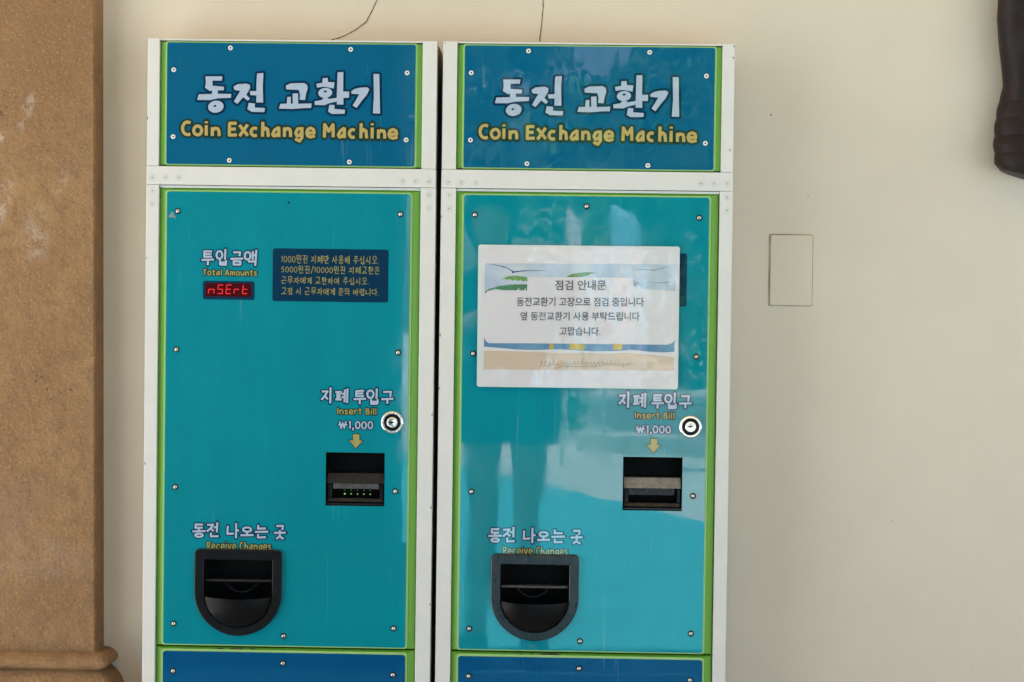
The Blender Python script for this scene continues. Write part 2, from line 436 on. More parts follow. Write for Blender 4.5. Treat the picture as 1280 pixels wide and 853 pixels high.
# ------------------------------------------------------------------ measured art, millimetres on the machine front (right, down from the top edge)
TITLE=[[(88.1,56.3),(113.6,56.0),(112.7,62.5),(98.9,62.4),(98.8,70.1),(116.2,71.5),(116.0,76.7),(107.0,77.1),(107.0,82.1),(127.2,82.2),(126.7,88.0),(107.4,88.9),(95.0,91.8),(76.0,91.7),(78.1,83.3),(98.3,82.5),(98.4,77.2),(95.1,78.2),(87.6,73.3),(88.8,66.8)],('ring',[(115.9,99.7),(115.8,102.2),(114.8,104.8),(113.0,107.0),(110.4,108.8),(107.3,110.0),(104.0,110.6),(100.7,110.4),(97.7,109.5),(95.2,107.9),(93.4,105.9),(92.6,103.4),(92.6,100.9),(93.6,98.4),(95.5,96.1),(98.1,94.3),(101.2,93.1),(104.5,92.5),(107.8,92.7),(110.8,93.6),(113.3,95.2),(115.0,97.3)],[(105.0,99.8),(104.9,100.8),(104.0,101.7),(102.6,102.1),(101.3,101.9),(100.6,101.2),(100.7,100.2),(101.7,99.3),(103.1,98.9),(104.3,99.1)]),[(130.5,71.3),(136.7,67.5),(150.1,66.5),(155.4,68.6),(155.4,73.8),(149.9,83.2),(155.6,89.0),(152.2,92.1),(145.3,86.9),(136.7,96.9),(131.4,93.5),(135.6,86.1),(140.8,77.4),(132.1,76.2)],[(165.8,51.2),(175.4,50.5),(174.6,69.0),(175.5,94.6),(164.9,94.4),(165.2,83.9),(156.1,83.7),(155.1,77.8),(165.1,77.4),(165.0,66.0)],[(153.8,95.2),(163.1,96.3),(162.9,102.2),(178.1,102.6),(177.5,108.8),(158.9,108.7),(151.7,104.8)],[(209.3,68.9),(216.4,65.5),(236.6,64.6),(241.3,67.4),(242.2,72.9),(239.8,80.7),(238.4,90.2),(230.3,89.7),(230.9,82.3),(228.9,75.2),(210.3,74.5)],[(201.5,96.2),(211.1,95.8),(211.7,85.9),(217.2,85.5),(217.0,95.7),(220.1,95.7),(219.7,80.6),(227.7,80.2),(228.2,95.9),(248.4,95.1),(247.8,101.9),(235.4,102.3),(219.9,103.7),(199.4,103.3)],[(264.4,57.3),(272.2,56.6),(272.5,62.7),(282.5,63.2),(281.3,72.5),(276.4,71.3),(266.1,69.9),(256.2,71.5),(255.2,65.7),(264.5,64.0)],('ring',[(279.2,78.0),(279.0,80.1),(277.9,82.1),(276.2,83.9),(273.8,85.3),(271.0,86.2),(268.0,86.6),(265.1,86.3),(262.4,85.4),(260.3,84.1),(258.9,82.3),(258.2,80.3),(258.4,78.2),(259.4,76.1),(261.2,74.3),(263.6,72.9),(266.4,72.0),(269.4,71.7),(272.3,71.9),(274.9,72.8),(277.1,74.2),(278.5,75.9)],[(271.4,76.7),(271.0,77.6),(269.8,78.3),(268.2,78.5),(266.8,78.1),(266.2,77.2),(266.6,76.3),(267.8,75.6),(269.5,75.4),(270.8,75.8)]),[(252.7,91.9),(263.2,90.0),(266.3,86.6),(273.4,86.5),(273.7,88.3),(286.1,86.3),(286.9,48.1),(295.6,47.7),(295.6,76.7),(304.6,76.9),(304.4,86.1),(296.1,86.2),(296.2,96.4),(286.2,96.2),(286.5,91.9),(275.7,94.2),(267.6,97.6),(253.4,97.2)],[(275.1,96.9),(282.8,97.2),(282.6,103.0),(298.7,104.1),(298.2,110.0),(279.0,110.5),(273.3,107.2)],[(307.7,76.5),(312.6,72.8),(320.4,70.9),(331.2,70.1),(335.0,72.9),(331.3,81.2),(323.1,91.2),(316.1,101.1),(310.1,97.5),(313.5,91.9),(319.9,80.7),(308.4,79.9)],[(340.9,50.0),(349.6,50.2),(350.5,81.0),(351.5,109.1),(340.6,108.9),(341.9,84.2)]]
ENGLISH=[('C',52.0,122.8,68.2,145.9),('o',69.6,129.1,84.6,145.7),('i',88.3,122.8,91.7,145.6),('n',97.2,131.6,111.4,146.2),('E',123.0,123.9,136.7,146.0),('x',138.9,126.8,154.3,146.1),('c',156.0,131.0,168.3,146.3),('h',173.0,122.7,185.7,146.4),('a',188.3,129.8,202.5,146.5),('n',206.0,130.7,219.1,146.3),('g',223.0,129.9,236.4,154.0),('e',240.1,130.8,254.5,146.6),('M',265.5,124.4,283.5,146.6),('a',287.2,129.8,301.1,147.1),('c',304.0,131.7,315.3,147.0),('h',321.0,123.3,333.6,147.2),('i',338.3,123.1,341.4,147.2),('n',347.4,132.3,360.8,147.2),('e',363.7,131.5,378.6,147.0)]
TOTAL_KO=[('투',83.9,317.3,104.5,340.2),('입',105.9,313.9,124.9,340.0),('금',127.5,317.9,148.7,339.3),('액',148.5,314.8,170.2,340.5)]
BILL_KO=[('지',267.0,519.8,286.1,546.0),('폐',287.9,521.5,309.7,545.4),('투',315.5,524.1,335.9,546.4),('입',335.6,520.6,356.0,546.1),('구',357.1,524.6,377.5,545.5)]
CHANGE_KO=[('동',73.9,729.3,95.4,751.1),('전',95.8,726.3,116.6,750.7),('나',126.3,727.1,146.4,751.9),('오',146.9,732.7,168.3,748.9),('는',168.7,729.1,190.8,750.8),('곳',197.2,729.3,217.3,752.1)]
TOTAL_EN=(86.4,346.1,169.2,354.2)
BILL_EN=(291.2,551.8,351.9,560.6)
PRICE=(292.2,572.0,347.0,582.2)
CHANGE_EN=(96.1,757.0,195.0,768.0)
ARROW=[(316.2,591.2),(325.9,591.1),(326.0,600.2),(331.0,600.4),(320.5,612.1),(310.3,600.2),(316.3,600.4)]
DISPLAY=(87.0,362.9,165.3,391.1)
PLATE=(192.2,312.8,366.7,392.3)
LINE0=(205.2,323.3,353.2,334.2)
LINE1=(204.9,339.4,354.1,349.2)
LINE2=(205.0,355.9,338.5,365.2)
LINE3=(205.2,372.2,353.8,381.5)
LEDS=[('n',95.5,368.0,104.9,383.1),('S',109.3,367.8,117.6,382.9),('E',122.0,367.6,130.1,382.8),('r',134.2,367.5,142.6,382.6),('t',146.9,367.3,155.0,382.5)]
LOCK=(375.4,572.1)
SLOT=(275.4,618.7,364.5,699.4)
TRAY=(79.0,767.4,211.6,898.1)
TRAYIN=(93.3,783.1,196.7,885.0)
SCREWS=[(47.9,258.7),(383.8,259.4),(48.0,467.0),(382.6,467.2),(48.1,674.8),(380.9,676.3),(47.6,881.9),(214.4,897.8),(380.8,883.6)]
HOLE=(215.3,244.1)
LSCREWS=[(47.3,953.8),(213.9,939.1),(380.5,953.9)]
SSCREWS=[(125.3,13.2),(306.2,13.5),(40.0,46.7),(391.3,47.8),(40.0,147.1),(391.1,148.0),(125.1,181.6),(305.9,182.1)]
SIGN=(29.9,5.7,403.7,187.9)
RIV=[(9.5,208.7),(29.1,208.4),(49.3,208.5),(9.2,228.5),(9.1,248.2),(386.2,209.8),(406.1,209.8),(425.8,209.8),(426.1,229.6),(426.1,249.8)]
RIV2=[(455.2,209.2),(475.0,209.2),(496.0,209.3),(456.1,228.6),(456.3,248.4),(832.8,206.8),(852.4,206.7),(872.6,206.6),(872.8,226.5),(872.7,246.3)]
NOTICE=[(501.3,303.5),(802.8,302.7),(803.1,516.4),(502.0,516.3)]
WPLATE=(951.3,277.5,1019.5,389.8)
CRACK1=[(334.2,-85.5),(325.6,-66.6),(315.8,-47.2),(299.6,-35.1),(284.6,-26.2),(273.3,-21.7),(262.0,-18.5)]
CRACK2=[(591.8,-87.9),(592.7,-69.2),(590.5,-46.7),(587.7,-19.9)]
ORN=[(1299.6,-90.8),(1298.6,-53.6),(1303.0,-17.7),(1310.0,26.9),(1312.1,46.8),(1306.5,74.9),(1301.6,104.1),(1299.1,137.7),(1301.5,167.5),(1307.9,174.9),(1336.1,187.0),(1357.5,179.3)]
PITS=[(950.4,91.7),(1010.4,217.0),(1150.0,723.6),(915.8,857.2),(1279.0,951.7),(1080.7,685.7)]

# ------------------------------------------------------------------ setting: wall, ground, unseen porch
def plane_grid(x0, x1, y0, y1, z, nx=1, ny=1):
    bm = bmesh.new()
    g = [[bm.verts.new((x0 + (x1 - x0) * i / nx, y0 + (y1 - y0) * j / ny, z)) for j in range(ny + 1)] for i in range(nx + 1)]
    for i in range(nx):
        for j in range(ny):
            bm.faces.new((g[i][j], g[i + 1][j], g[i + 1][j + 1], g[i][j + 1]))
    return bm

M['wall'] = mat('cream_painted_plaster', (0.71, 0.64, 0.545), 0.7, var=0.045, vscale=3.2, bump=0.03, bscale=130, detail=9.0)
M['crack'] = mat('crack_shadow', (0.12, 0.085, 0.05), 0.9, var=.3, vscale=200)
M['stone'] = mat('ochre_sandstone', (0.40, 0.245, 0.105), 0.85, bump=0.35, bscale=160)
M['ceil'] = mat('warm_bounce_plaster', (0.82, 0.56, 0.26), 0.7, var=.05, vscale=2)  # underside of the unseen roof, tinted to warm the light on the wall
M['paving'] = mat('pale_paving', (0.52, 0.51, 0.48), 0.8, var=.12, vscale=3)
M['turq'] = mat('turquoise_painted_paving', (0.06, 0.36, 0.43), 0.7, var=.15, vscale=3)
M['bench'] = mat('pale_concrete', (0.50, 0.49, 0.45), 0.7, var=.15, vscale=12)
M['leaf'] = mat('leaf_green', (0.09, 0.25, 0.07), 0.5, var=.5, vscale=2.0)
M['leaf2'] = mat('leaf_yellow_green', (0.16, 0.30, 0.08), 0.5, var=.4, vscale=2.0)
M['bark'] = mat('bark_brown', (0.10, 0.07, 0.05), 0.9, var=.4, vscale=14)
M['carve'] = mat('dark_brown_carving', (0.013, 0.006, 0.0055), 0.5, spec=.3, var=.35, vscale=26, bump=.15, bscale=60)

def stone_nodes(m):
    """speckle, pits and chalky scuffs in the sandstone"""
    nt = m.node_tree; p = nt.nodes['Principled BSDF']
    geo = nt.nodes.new('ShaderNodeNewGeometry')
    def noise_(scale, det=4, rough=.6):
        n = nt.nodes.new('ShaderNodeTexNoise'); n.inputs['Scale'].default_value = scale
        n.inputs['Detail'].default_value = det; n.inputs['Roughness'].default_value = rough
        nt.links.new(geo.outputs['Position'], n.inputs['Vector']); return n.outputs['Fac']
    def rng(src, a, b):
        mr = nt.nodes.new('ShaderNodeMapRange'); mr.inputs[1].default_value = a; mr.inputs[2].default_value = b
        nt.links.new(src, mr.inputs[0]); return mr.outputs[0]
    def mix(fac, a, b):
        mx = nt.nodes.new('ShaderNodeMix'); mx.data_type = 'RGBA'
        nt.links.new(fac, mx.inputs[0])
        for v, k in ((a, 6), (b, 7)):
            if isinstance(v, tuple): mx.inputs[k].default_value = (*v, 1)
            else: nt.links.new(v, mx.inputs[k])
        return mx.outputs[2]
    c = mix(rng(noise_(5.5, 5), .34, .66), (0.25, 0.135, 0.060), (0.355, 0.210, 0.095))
    c = mix(rng(noise_(38, 4, .65), .40, .70), c, (0.225, 0.125, 0.062))
    c = mix(rng(noise_(2.6, 3), .56, .72), c, (0.24, 0.150, 0.100))
    c = mix(rng(noise_(310, 3, .7), .56, .70), c, (0.42, 0.27, 0.135))
    c = mix(rng(noise_(240, 3, .7), .60, .72), c, (0.15, 0.08, 0.035))
    # dark pits in clusters
    v = nt.nodes.new('ShaderNodeTexVoronoi'); v.inputs['Scale'].default_value = 95
    nt.links.new(geo.outputs['Position'], v.inputs['Vector'])
    pit = nt.nodes.new('ShaderNodeMath'); pit.operation = 'MULTIPLY'
    nt.links.new(rng(v.outputs['Distance'], .22, .12), pit.inputs[0])
    nt.links.new(rng(noise_(7, 2), .58, .66), pit.inputs[1])
    c = mix(pit.outputs[0], c, (0.07, 0.04, 0.02))
    # chalky scuffs, at fixed spots on the stone
    for cx, cz, sx, sz, rot, amt in ((-.205, ZT - .105, .011, .038, .35, .55), (-.238, ZT - .235, .014, .060, .15, .40), (-.243, ZT - .142, .007, .018, .3, .55), (-.19, ZT - .30, .03, .06, .2, .25),
                                     (-.15, ZT - .21, .012, .03, .3, .35), (-.18, ZT - .80, .11, .05, 0, .10)):
        sep = nt.nodes.new('ShaderNodeMapping'); sep.vector_type = 'TEXTURE'
        sep.inputs['Location'].default_value = (cx, -.05, cz); sep.inputs['Rotation'].default_value = (0, rot, 0)
        sep.inputs['Scale'].default_value = (sx, 1, sz)
        nt.links.new(geo.outputs['Position'], sep.inputs['Vector'])
        gr = nt.nodes.new('ShaderNodeTexGradient'); gr.gradient_type = 'SPHERICAL'
        cz_ = nt.nodes.new('ShaderNodeVectorMath'); cz_.operation = 'MULTIPLY'; cz_.inputs[1].default_value = (1, 0, 1)
        nt.links.new(sep.outputs[0], cz_.inputs[0]); nt.links.new(cz_.outputs[0], gr.inputs['Vector'])
        mu = nt.nodes.new('ShaderNodeMath'); mu.operation = 'MULTIPLY'
        nt.links.new(rng(gr.outputs['Fac'], 0, .6), mu.inputs[0]); nt.links.new(rng(noise_(70, 4, .7), .42, .62), mu.inputs[1])
        mu2 = nt.nodes.new('ShaderNodeMath'); mu2.operation = 'MULTIPLY'; mu2.inputs[1].default_value = amt
        nt.links.new(mu.outputs[0], mu2.inputs[0])
        c = mix(mu2.outputs[0], c, (0.62, 0.56, 0.52))
    nt.links.new(c, p.inputs['Base Color'])
stone_nodes(M['stone'])

tag(obj('ground', plane_grid(-40, 40, -60, 12, 0), M['paving']), 'pale paved plaza in front of the wall', 'paving', kind='structure')
bm = bmesh.new()
vs = [bm.verts.new((x, y, .004)) for x, y in ((-3, -2.6), (3.6, -2.6), (3.3, -2.9), (2.35, -5.0), (1.41, -7.0), (.33, -9.35), (-.4, -11), (-3, -13))]
bm.faces.new(vs)
tag(obj('path', bm, M['turq']), 'turquoise painted paving before the machines', 'paving', kind='structure')

# wall; the cover plate groove is a flat strip with its shade in the colour
bm = bmesh.new()
box(bm, -5, 7, DEPTH, DEPTH + .25, 0, 4.6)
wall = tag(obj('wall', bm, M['wall']), 'cream plastered wall behind the two machines', 'wall')
def ribbon(pts, w):
    bm = bmesh.new()
    k = 0
    for i in range(len(pts) - 1):
        (a, b), (c, d) = pts[i], pts[i + 1]
        n = max(2, int(math.hypot(c - a, d - b) / 3))
        prev = None
        for j in range(n + 1):
            t = j / n
            q = (a + (c - a) * t + rnd.uniform(-.35, .35), b + (d - b) * t + rnd.uniform(-.35, .35))
            if prev:
                stroke(bm, [prev, q], w * rnd.uniform(.75, 1.2), DEPTH - .0004 - k * EPS, 0, 'round'); k += 4
            prev = q
    return bm
OX = 0.0
for pts in (CRACK1, CRACK2):
    obj('crack', ribbon(pts, .75), M['crack'], wall, recalc=False)
for (a, b), s in zip(PITS, (1.6, .9, .8, .7, .8, .6)):
    bm = bmesh.new()
    quad(bm, [(a + s * .7 * math.cos(t * .9) * rnd.uniform(.8, 1.2), b + s * 1.3 * math.sin(t * .9) * rnd.uniform(.8, 1.2)) for t in range(7)], DEPTH - .0003, 0)
    obj('chip', bm, M['crack'], wall, recalc=False)

# blank cover plate let into the wall
u0, v0, u1, v1 = WPLATE
bm = bmesh.new()
pa = [bm.verts.new(P(a_, b_, DEPTH)) for a_, b_ in rrect(u0 + 1.5, v0 + 1.3, u1 - 1.0, v1 - 1.0, 2.5)]
pb = [bm.verts.new(P(a_, b_, DEPTH - .0016)) for a_, b_ in rrect(u0 + 1.6, v0 + 1.4, u1 - 1.1, v1 - 1.1, 2.5)]
pc = [bm.verts.new(P(a_, b_, DEPTH - .0026)) for a_, b_ in rrect(u0 + 2.9, v0 + 2.7, u1 - 2.4, v1 - 2.4, 2.0)]
for qa, qb in ((pa, pb), (pb, pc)):
    for i in range(len(qa)): bm.faces.new((qa[i], qa[(i + 1) % len(qa)], qb[(i + 1) % len(qa)], qb[i]))
bm.faces.new(pc)
bmesh.ops.recalc_face_normals(bm, faces=bm.faces)
if pc[0].link_faces and [q for q in bm.faces if len(q.verts) > 8][0].normal.y > 0: bmesh.ops.reverse_faces(bm, faces=bm.faces)
wp = tag(obj('cover_plate', bm, M['wall'], recalc=False), 'small blank rectangular cover plate painted over on the cream wall', 'cover plate')
bm = bmesh.new()
sheet(bm, [[(a_ + rnd.uniform(-.25, .25), b_ + rnd.uniform(-.25, .25)) for a_, b_ in rrect(u0 - .5, v0 - .6, u1 + .2, v1 + .1, 3)]], DEPTH - .0005, 0)
M['joint_shade'] = mat('shaded_joint', (0.42, 0.33, 0.21), 0.9, var=.55, vscale=16)  # joint strip whose colour carries the shadow along the plate edges
obj('joint', bm, M['joint_shade'], wp, recalc=False)

# unseen roof shaping the light, and a dark column added for the reflection
bm = bmesh.new()
box(bm, -2.6, 5.6, -2.95, DEPTH, 2.75, 3.0)
tag(obj('unseen_roof', bm, M['ceil']), 'unseen flat porch roof, tinted and sized to shape the light on the wall', 'roof')
bm = bmesh.new()
box(bm, -1.5, .12, -3.36, -2.96, 0, 2.75, .02)
box(bm, -1.54, .15, -3.39, -2.93, 0, .35, .02)
M['blocker'] = mat('blocker_brown', (0.028, 0.020, 0.014), 0.8, var=.4, vscale=9, stretch=(1, 1, .15))
tag(obj('dark_blocker', bm, M['blocker']), 'unseen broad dark timber column at the front edge of the porch, opposite the left machine', 'column')

# ------------------------------------------------------------------ stone pilaster on the left with its moulded foot
pil = thing('stone_pilaster', 'ochre sandstone pilaster at the left edge with chalky scuffs and a moulded foot', 'pilaster', (-.3, DEPTH, 0))
yf = .078
bm = bmesh.new()
zb = ZT - .945
vs = []
NZ = 60
for k in range(NZ + 1):
    z = zb + (2.75 - zb) * k / NZ
    xr = -.0905 + (-.0993 + .0905) * ((z - zb) / .945)
    j = rnd.uniform(-.0007, .0007)
    vs.append([bm.verts.new(co) for co in ((-.60 + .3, yf - DEPTH, z), (xr + .3 - .0025, yf - DEPTH, z), (xr + .3 + j, yf + .003 - DEPTH, z), (xr + .3 + .0005, DEPTH - DEPTH, z), (-.3, 0, z))])
for a, b in zip(vs, vs[1:]):
    for i in range(5):
        bm.faces.new((a[i], a[(i + 1) % 5], b[(i + 1) % 5], b[i]))
bm.faces.new(vs[-1]); bm.faces.new(vs[0])
obj('shaft', bm, M['stone'], pil)
# moulded foot: profile swept round the front and the right side
prof = [(.000, zb + .003), (.010, zb + .0015), (.018, zb - .003), (.0225, zb - .008), (.0235, zb - .013), (.021, zb - .018), (.014, zb - .022), (.010, zb - .024), (.014, zb - .0265), (.022, zb - .033), (.029, zb - .043), (.0345, zb - .058), (.037, zb - .075), (.039, zb - .10), (.041, zb - .14), (.041, zb - .2), (.041, 0)]
bm = bmesh.new()
rows = []
for o_, z in prof:
    xr = -.0905 + o_ + .3; y_ = yf - DEPTH - o_
    rows.append([bm.verts.new(co) for co in ((-.32, y_, z), (xr - .004, y_, z), (xr, y_ + .004, z), (xr, -.0005, z))])
for a, b in zip(rows, rows[1:]):
    for i in range(3):
        bm.faces.new((a[i], a[i + 1], b[i + 1], b[i]))
bm.faces.new(rows[0])
M['stone_foot'] = M['stone'].copy(); M['stone_foot'].name = 'reddish_sandstone'
mf = obj('foot_moulding', bm, M['stone'], pil)

# ------------------------------------------------------------------ dark ribbed carving hung on the wall at the right
OX = 0
bm = bmesh.new()
lefts = [(1307.5, -330), (1305, -240), (1307, -150)] + ORN[:10]
def left_at(v):
    for (a, b), (c, d) in zip(lefts, lefts[1:]):
        if b <= v <= d: return a + (c - a) * (v - b) / (d - b)
    return lefts[-1][0]
NR, NS = 260, 32
lefts = [(a_ - 11, b_) for a_, b_ in lefts]
cu = 1345.0
rings = []
for k in range(NR + 1):
    v = -330 + (176 + 330) * k / NR
    half = cu - left_at(v)
    rib = 0
    if v > 70: rib = 2.3 * abs(math.sin((v - 70) / 8.5)) ** .5 - 1.2
    end = 1.0
    ring = []
    for i in range(NS):
        t = 2 * math.pi * i / NS
        n_ = noise.noise(Vector((math.cos(t) * 2, math.sin(t) * 2, v * .03)))
        rr_ = half + rib + n_ * 1.4 * abs(math.sin(t))
        uu = cu + rr_ * math.cos(t)
        yy = DEPTH - .012 - .030 - (.036 + rib * .0012) * math.sin(t) * (1 + .12 * n_) + .006 * math.sin(v * .02)
        vv = v + (10 * (1 - abs(math.cos(t))) * 1.3 if k > NR - 3 else 0) + (rib * 0)
        ring.append(bm.verts.new(P(uu, vv, min(yy, DEPTH + .001))))
    rings.append(ring)
for a, b in zip(rings, rings[1:]):
    for i in range(NS):
        bm.faces.new((a[i], a[(i + 1) % NS], b[(i + 1) % NS], b[i]))
for ring, s in ((rings[0], 0), (rings[-1], 1)):
    c0 = sum((v_.co for v_ in ring), Vector()) / NS
    if s: c0.z -= .006
    cv = bm.verts.new(c0)
    for i in range(NS):
        bm.faces.new((ring[i], ring[(i + 1) % NS], cv))
tag(obj('wall_carving', bm, M['carve'], smooth=True), 'dark brown ribbed carving hanging at the upper right of the wall', 'carving')

# ------------------------------------------------------------------ coin exchange machines
def P(uu, vv, y=0.0):
    return Vector(((uu + OX) / 1000, y, ZT - vv / 1000))

Wd = 436.5
YS = .0010                # face sheets' front
YG = .0034                # green pans' front

def fasten(name, pts, parent, kind):
    for a, b in pts:
        bm = bmesh.new()
        c = P(a, b, YS)
        if kind == 'screw':
            lathe(bm, [(4.7e-3, 0), (4.7e-3, .0006), (3.2e-3, .0008)], 20, 1, c)
            lathe(bm, [(3.0e-3, .0007), (2.8e-3, .0016), (2.0e-3, .0024), (.9e-3, .0028)], 20, 0, c)
            box(bm, c.x - .0016, c.x + .0016, c.y - .00292, c.y - .0026, c.z - .00025, c.z + .00025, 0, 1)
            obj(name, bm, [M['screwm'], M['ringd']], parent, smooth=False)
        else:
            lathe(bm, [(3.6e-3, 0), (3.6e-3, .0005), (3.0e-3, .0012), (1.5e-3, .0013), (1.3e-3, .0006), (.6e-3, .0006)], 20, 0, c)
            lathe(bm, [(1.3e-3, .0007), (.2e-3, .0008)], 14, 1, c)
            lathe(bm, [(4.5e-3, .0001), (4.5e-3, .0002)], 20, 2, c)
            obj(name, bm, [M['rivetw'], M['plastic'], M['navy']], parent)

def chamfer_pan(bm, u0, v0, u1, v1, w, y_edge, y_face, mi=0):
    """green pan: flat middle, folded edges that slope back on all four sides"""
    o = [(u0, v0), (u1, v0), (u1, v1), (u0, v1)]
    i_ = [(u0 + w[3], v0 + w[0]), (u1 - w[1], v0 + w[0]), (u1 - w[1], v1 - w[2]), (u0 + w[3], v1 - w[2])]
    vb = [bm.verts.new(P(a, b, y_edge + .012)) for a, b in o]
    vo = [bm.verts.new(P(a, b, y_edge)) for a, b in o]
    vi = [bm.verts.new(P(a, b, y_face)) for a, b in i_]
    for k in range(4):
        bm.faces.new((vb[k], vb[(k + 1) % 4], vo[(k + 1) % 4], vo[k])).material_index = mi
        bm.faces.new((vo[k], vo[(k + 1) % 4], vi[(k + 1) % 4], vi[k])).material_index = mi
    return vi

def pan_with_holes(u0, v0, u1, v1, w, holes, y_edge, y_face):
    bm = bmesh.new()
    chamfer_pan(bm, u0, v0, u1, v1, w, y_edge, y_face)
    sheet(bm, [[(u0 + w[3], v0 + w[0]), (u1 - w[1], v0 + w[0]), (u1 - w[1], v1 - w[2]), (u0 + w[3], v1 - w[2])]] + holes, y_face, 0)
    bmesh.ops.remove_doubles(bm, verts=bm.verts, dist=1e-6)
    return bm

def tray_outline(u0, v0, u1, v1, rad, n=28):
    R_ = (u1 - u0) / 2; cu_ = (u0 + u1) / 2; cv_ = v1 - R_
    out = []
    for a in range(7): out.append((u1 - rad + rad * math.sin(R(15 * a)), v0 + rad - rad * math.cos(R(15 * a))))
    for k in range(n + 1): out.append((cu_ + R_ * math.cos(math.pi * k / n), cv_ + R_ * math.sin(math.pi * k / n)))
    for a in range(7): out.append((u0 + rad - rad * math.cos(R(15 * a)), v0 + rad - rad * math.sin(R(15 * a))))
    return out

def seg_digit(ch, u0, v0, u1, v1):
    sl = (v1 - v0) * .10
    def pt(a, b): return (u0 + a * (u1 - u0) + (1 - b) * sl - sl / 2, v0 + b * (v1 - v0))
    seg = {'a': ((.1, 0), (.95, 0)), 'b': ((1, .05), (1, .45)), 'c': ((1, .55), (1, .95)), 'd': ((.1, 1), (.95, 1)), 'e': ((0, .55), (0, .95)), 'f': ((0, .05), (0, .45)), 'g': ((.1, .5), (.9, .5))}
    on = {'n': 'egc', 'S': 'afgcd', 'E': 'afged', 'r': 'eg', 't': 'fged'}[ch]
    return [[pt(*a) for a in seg[s]] for s in on]

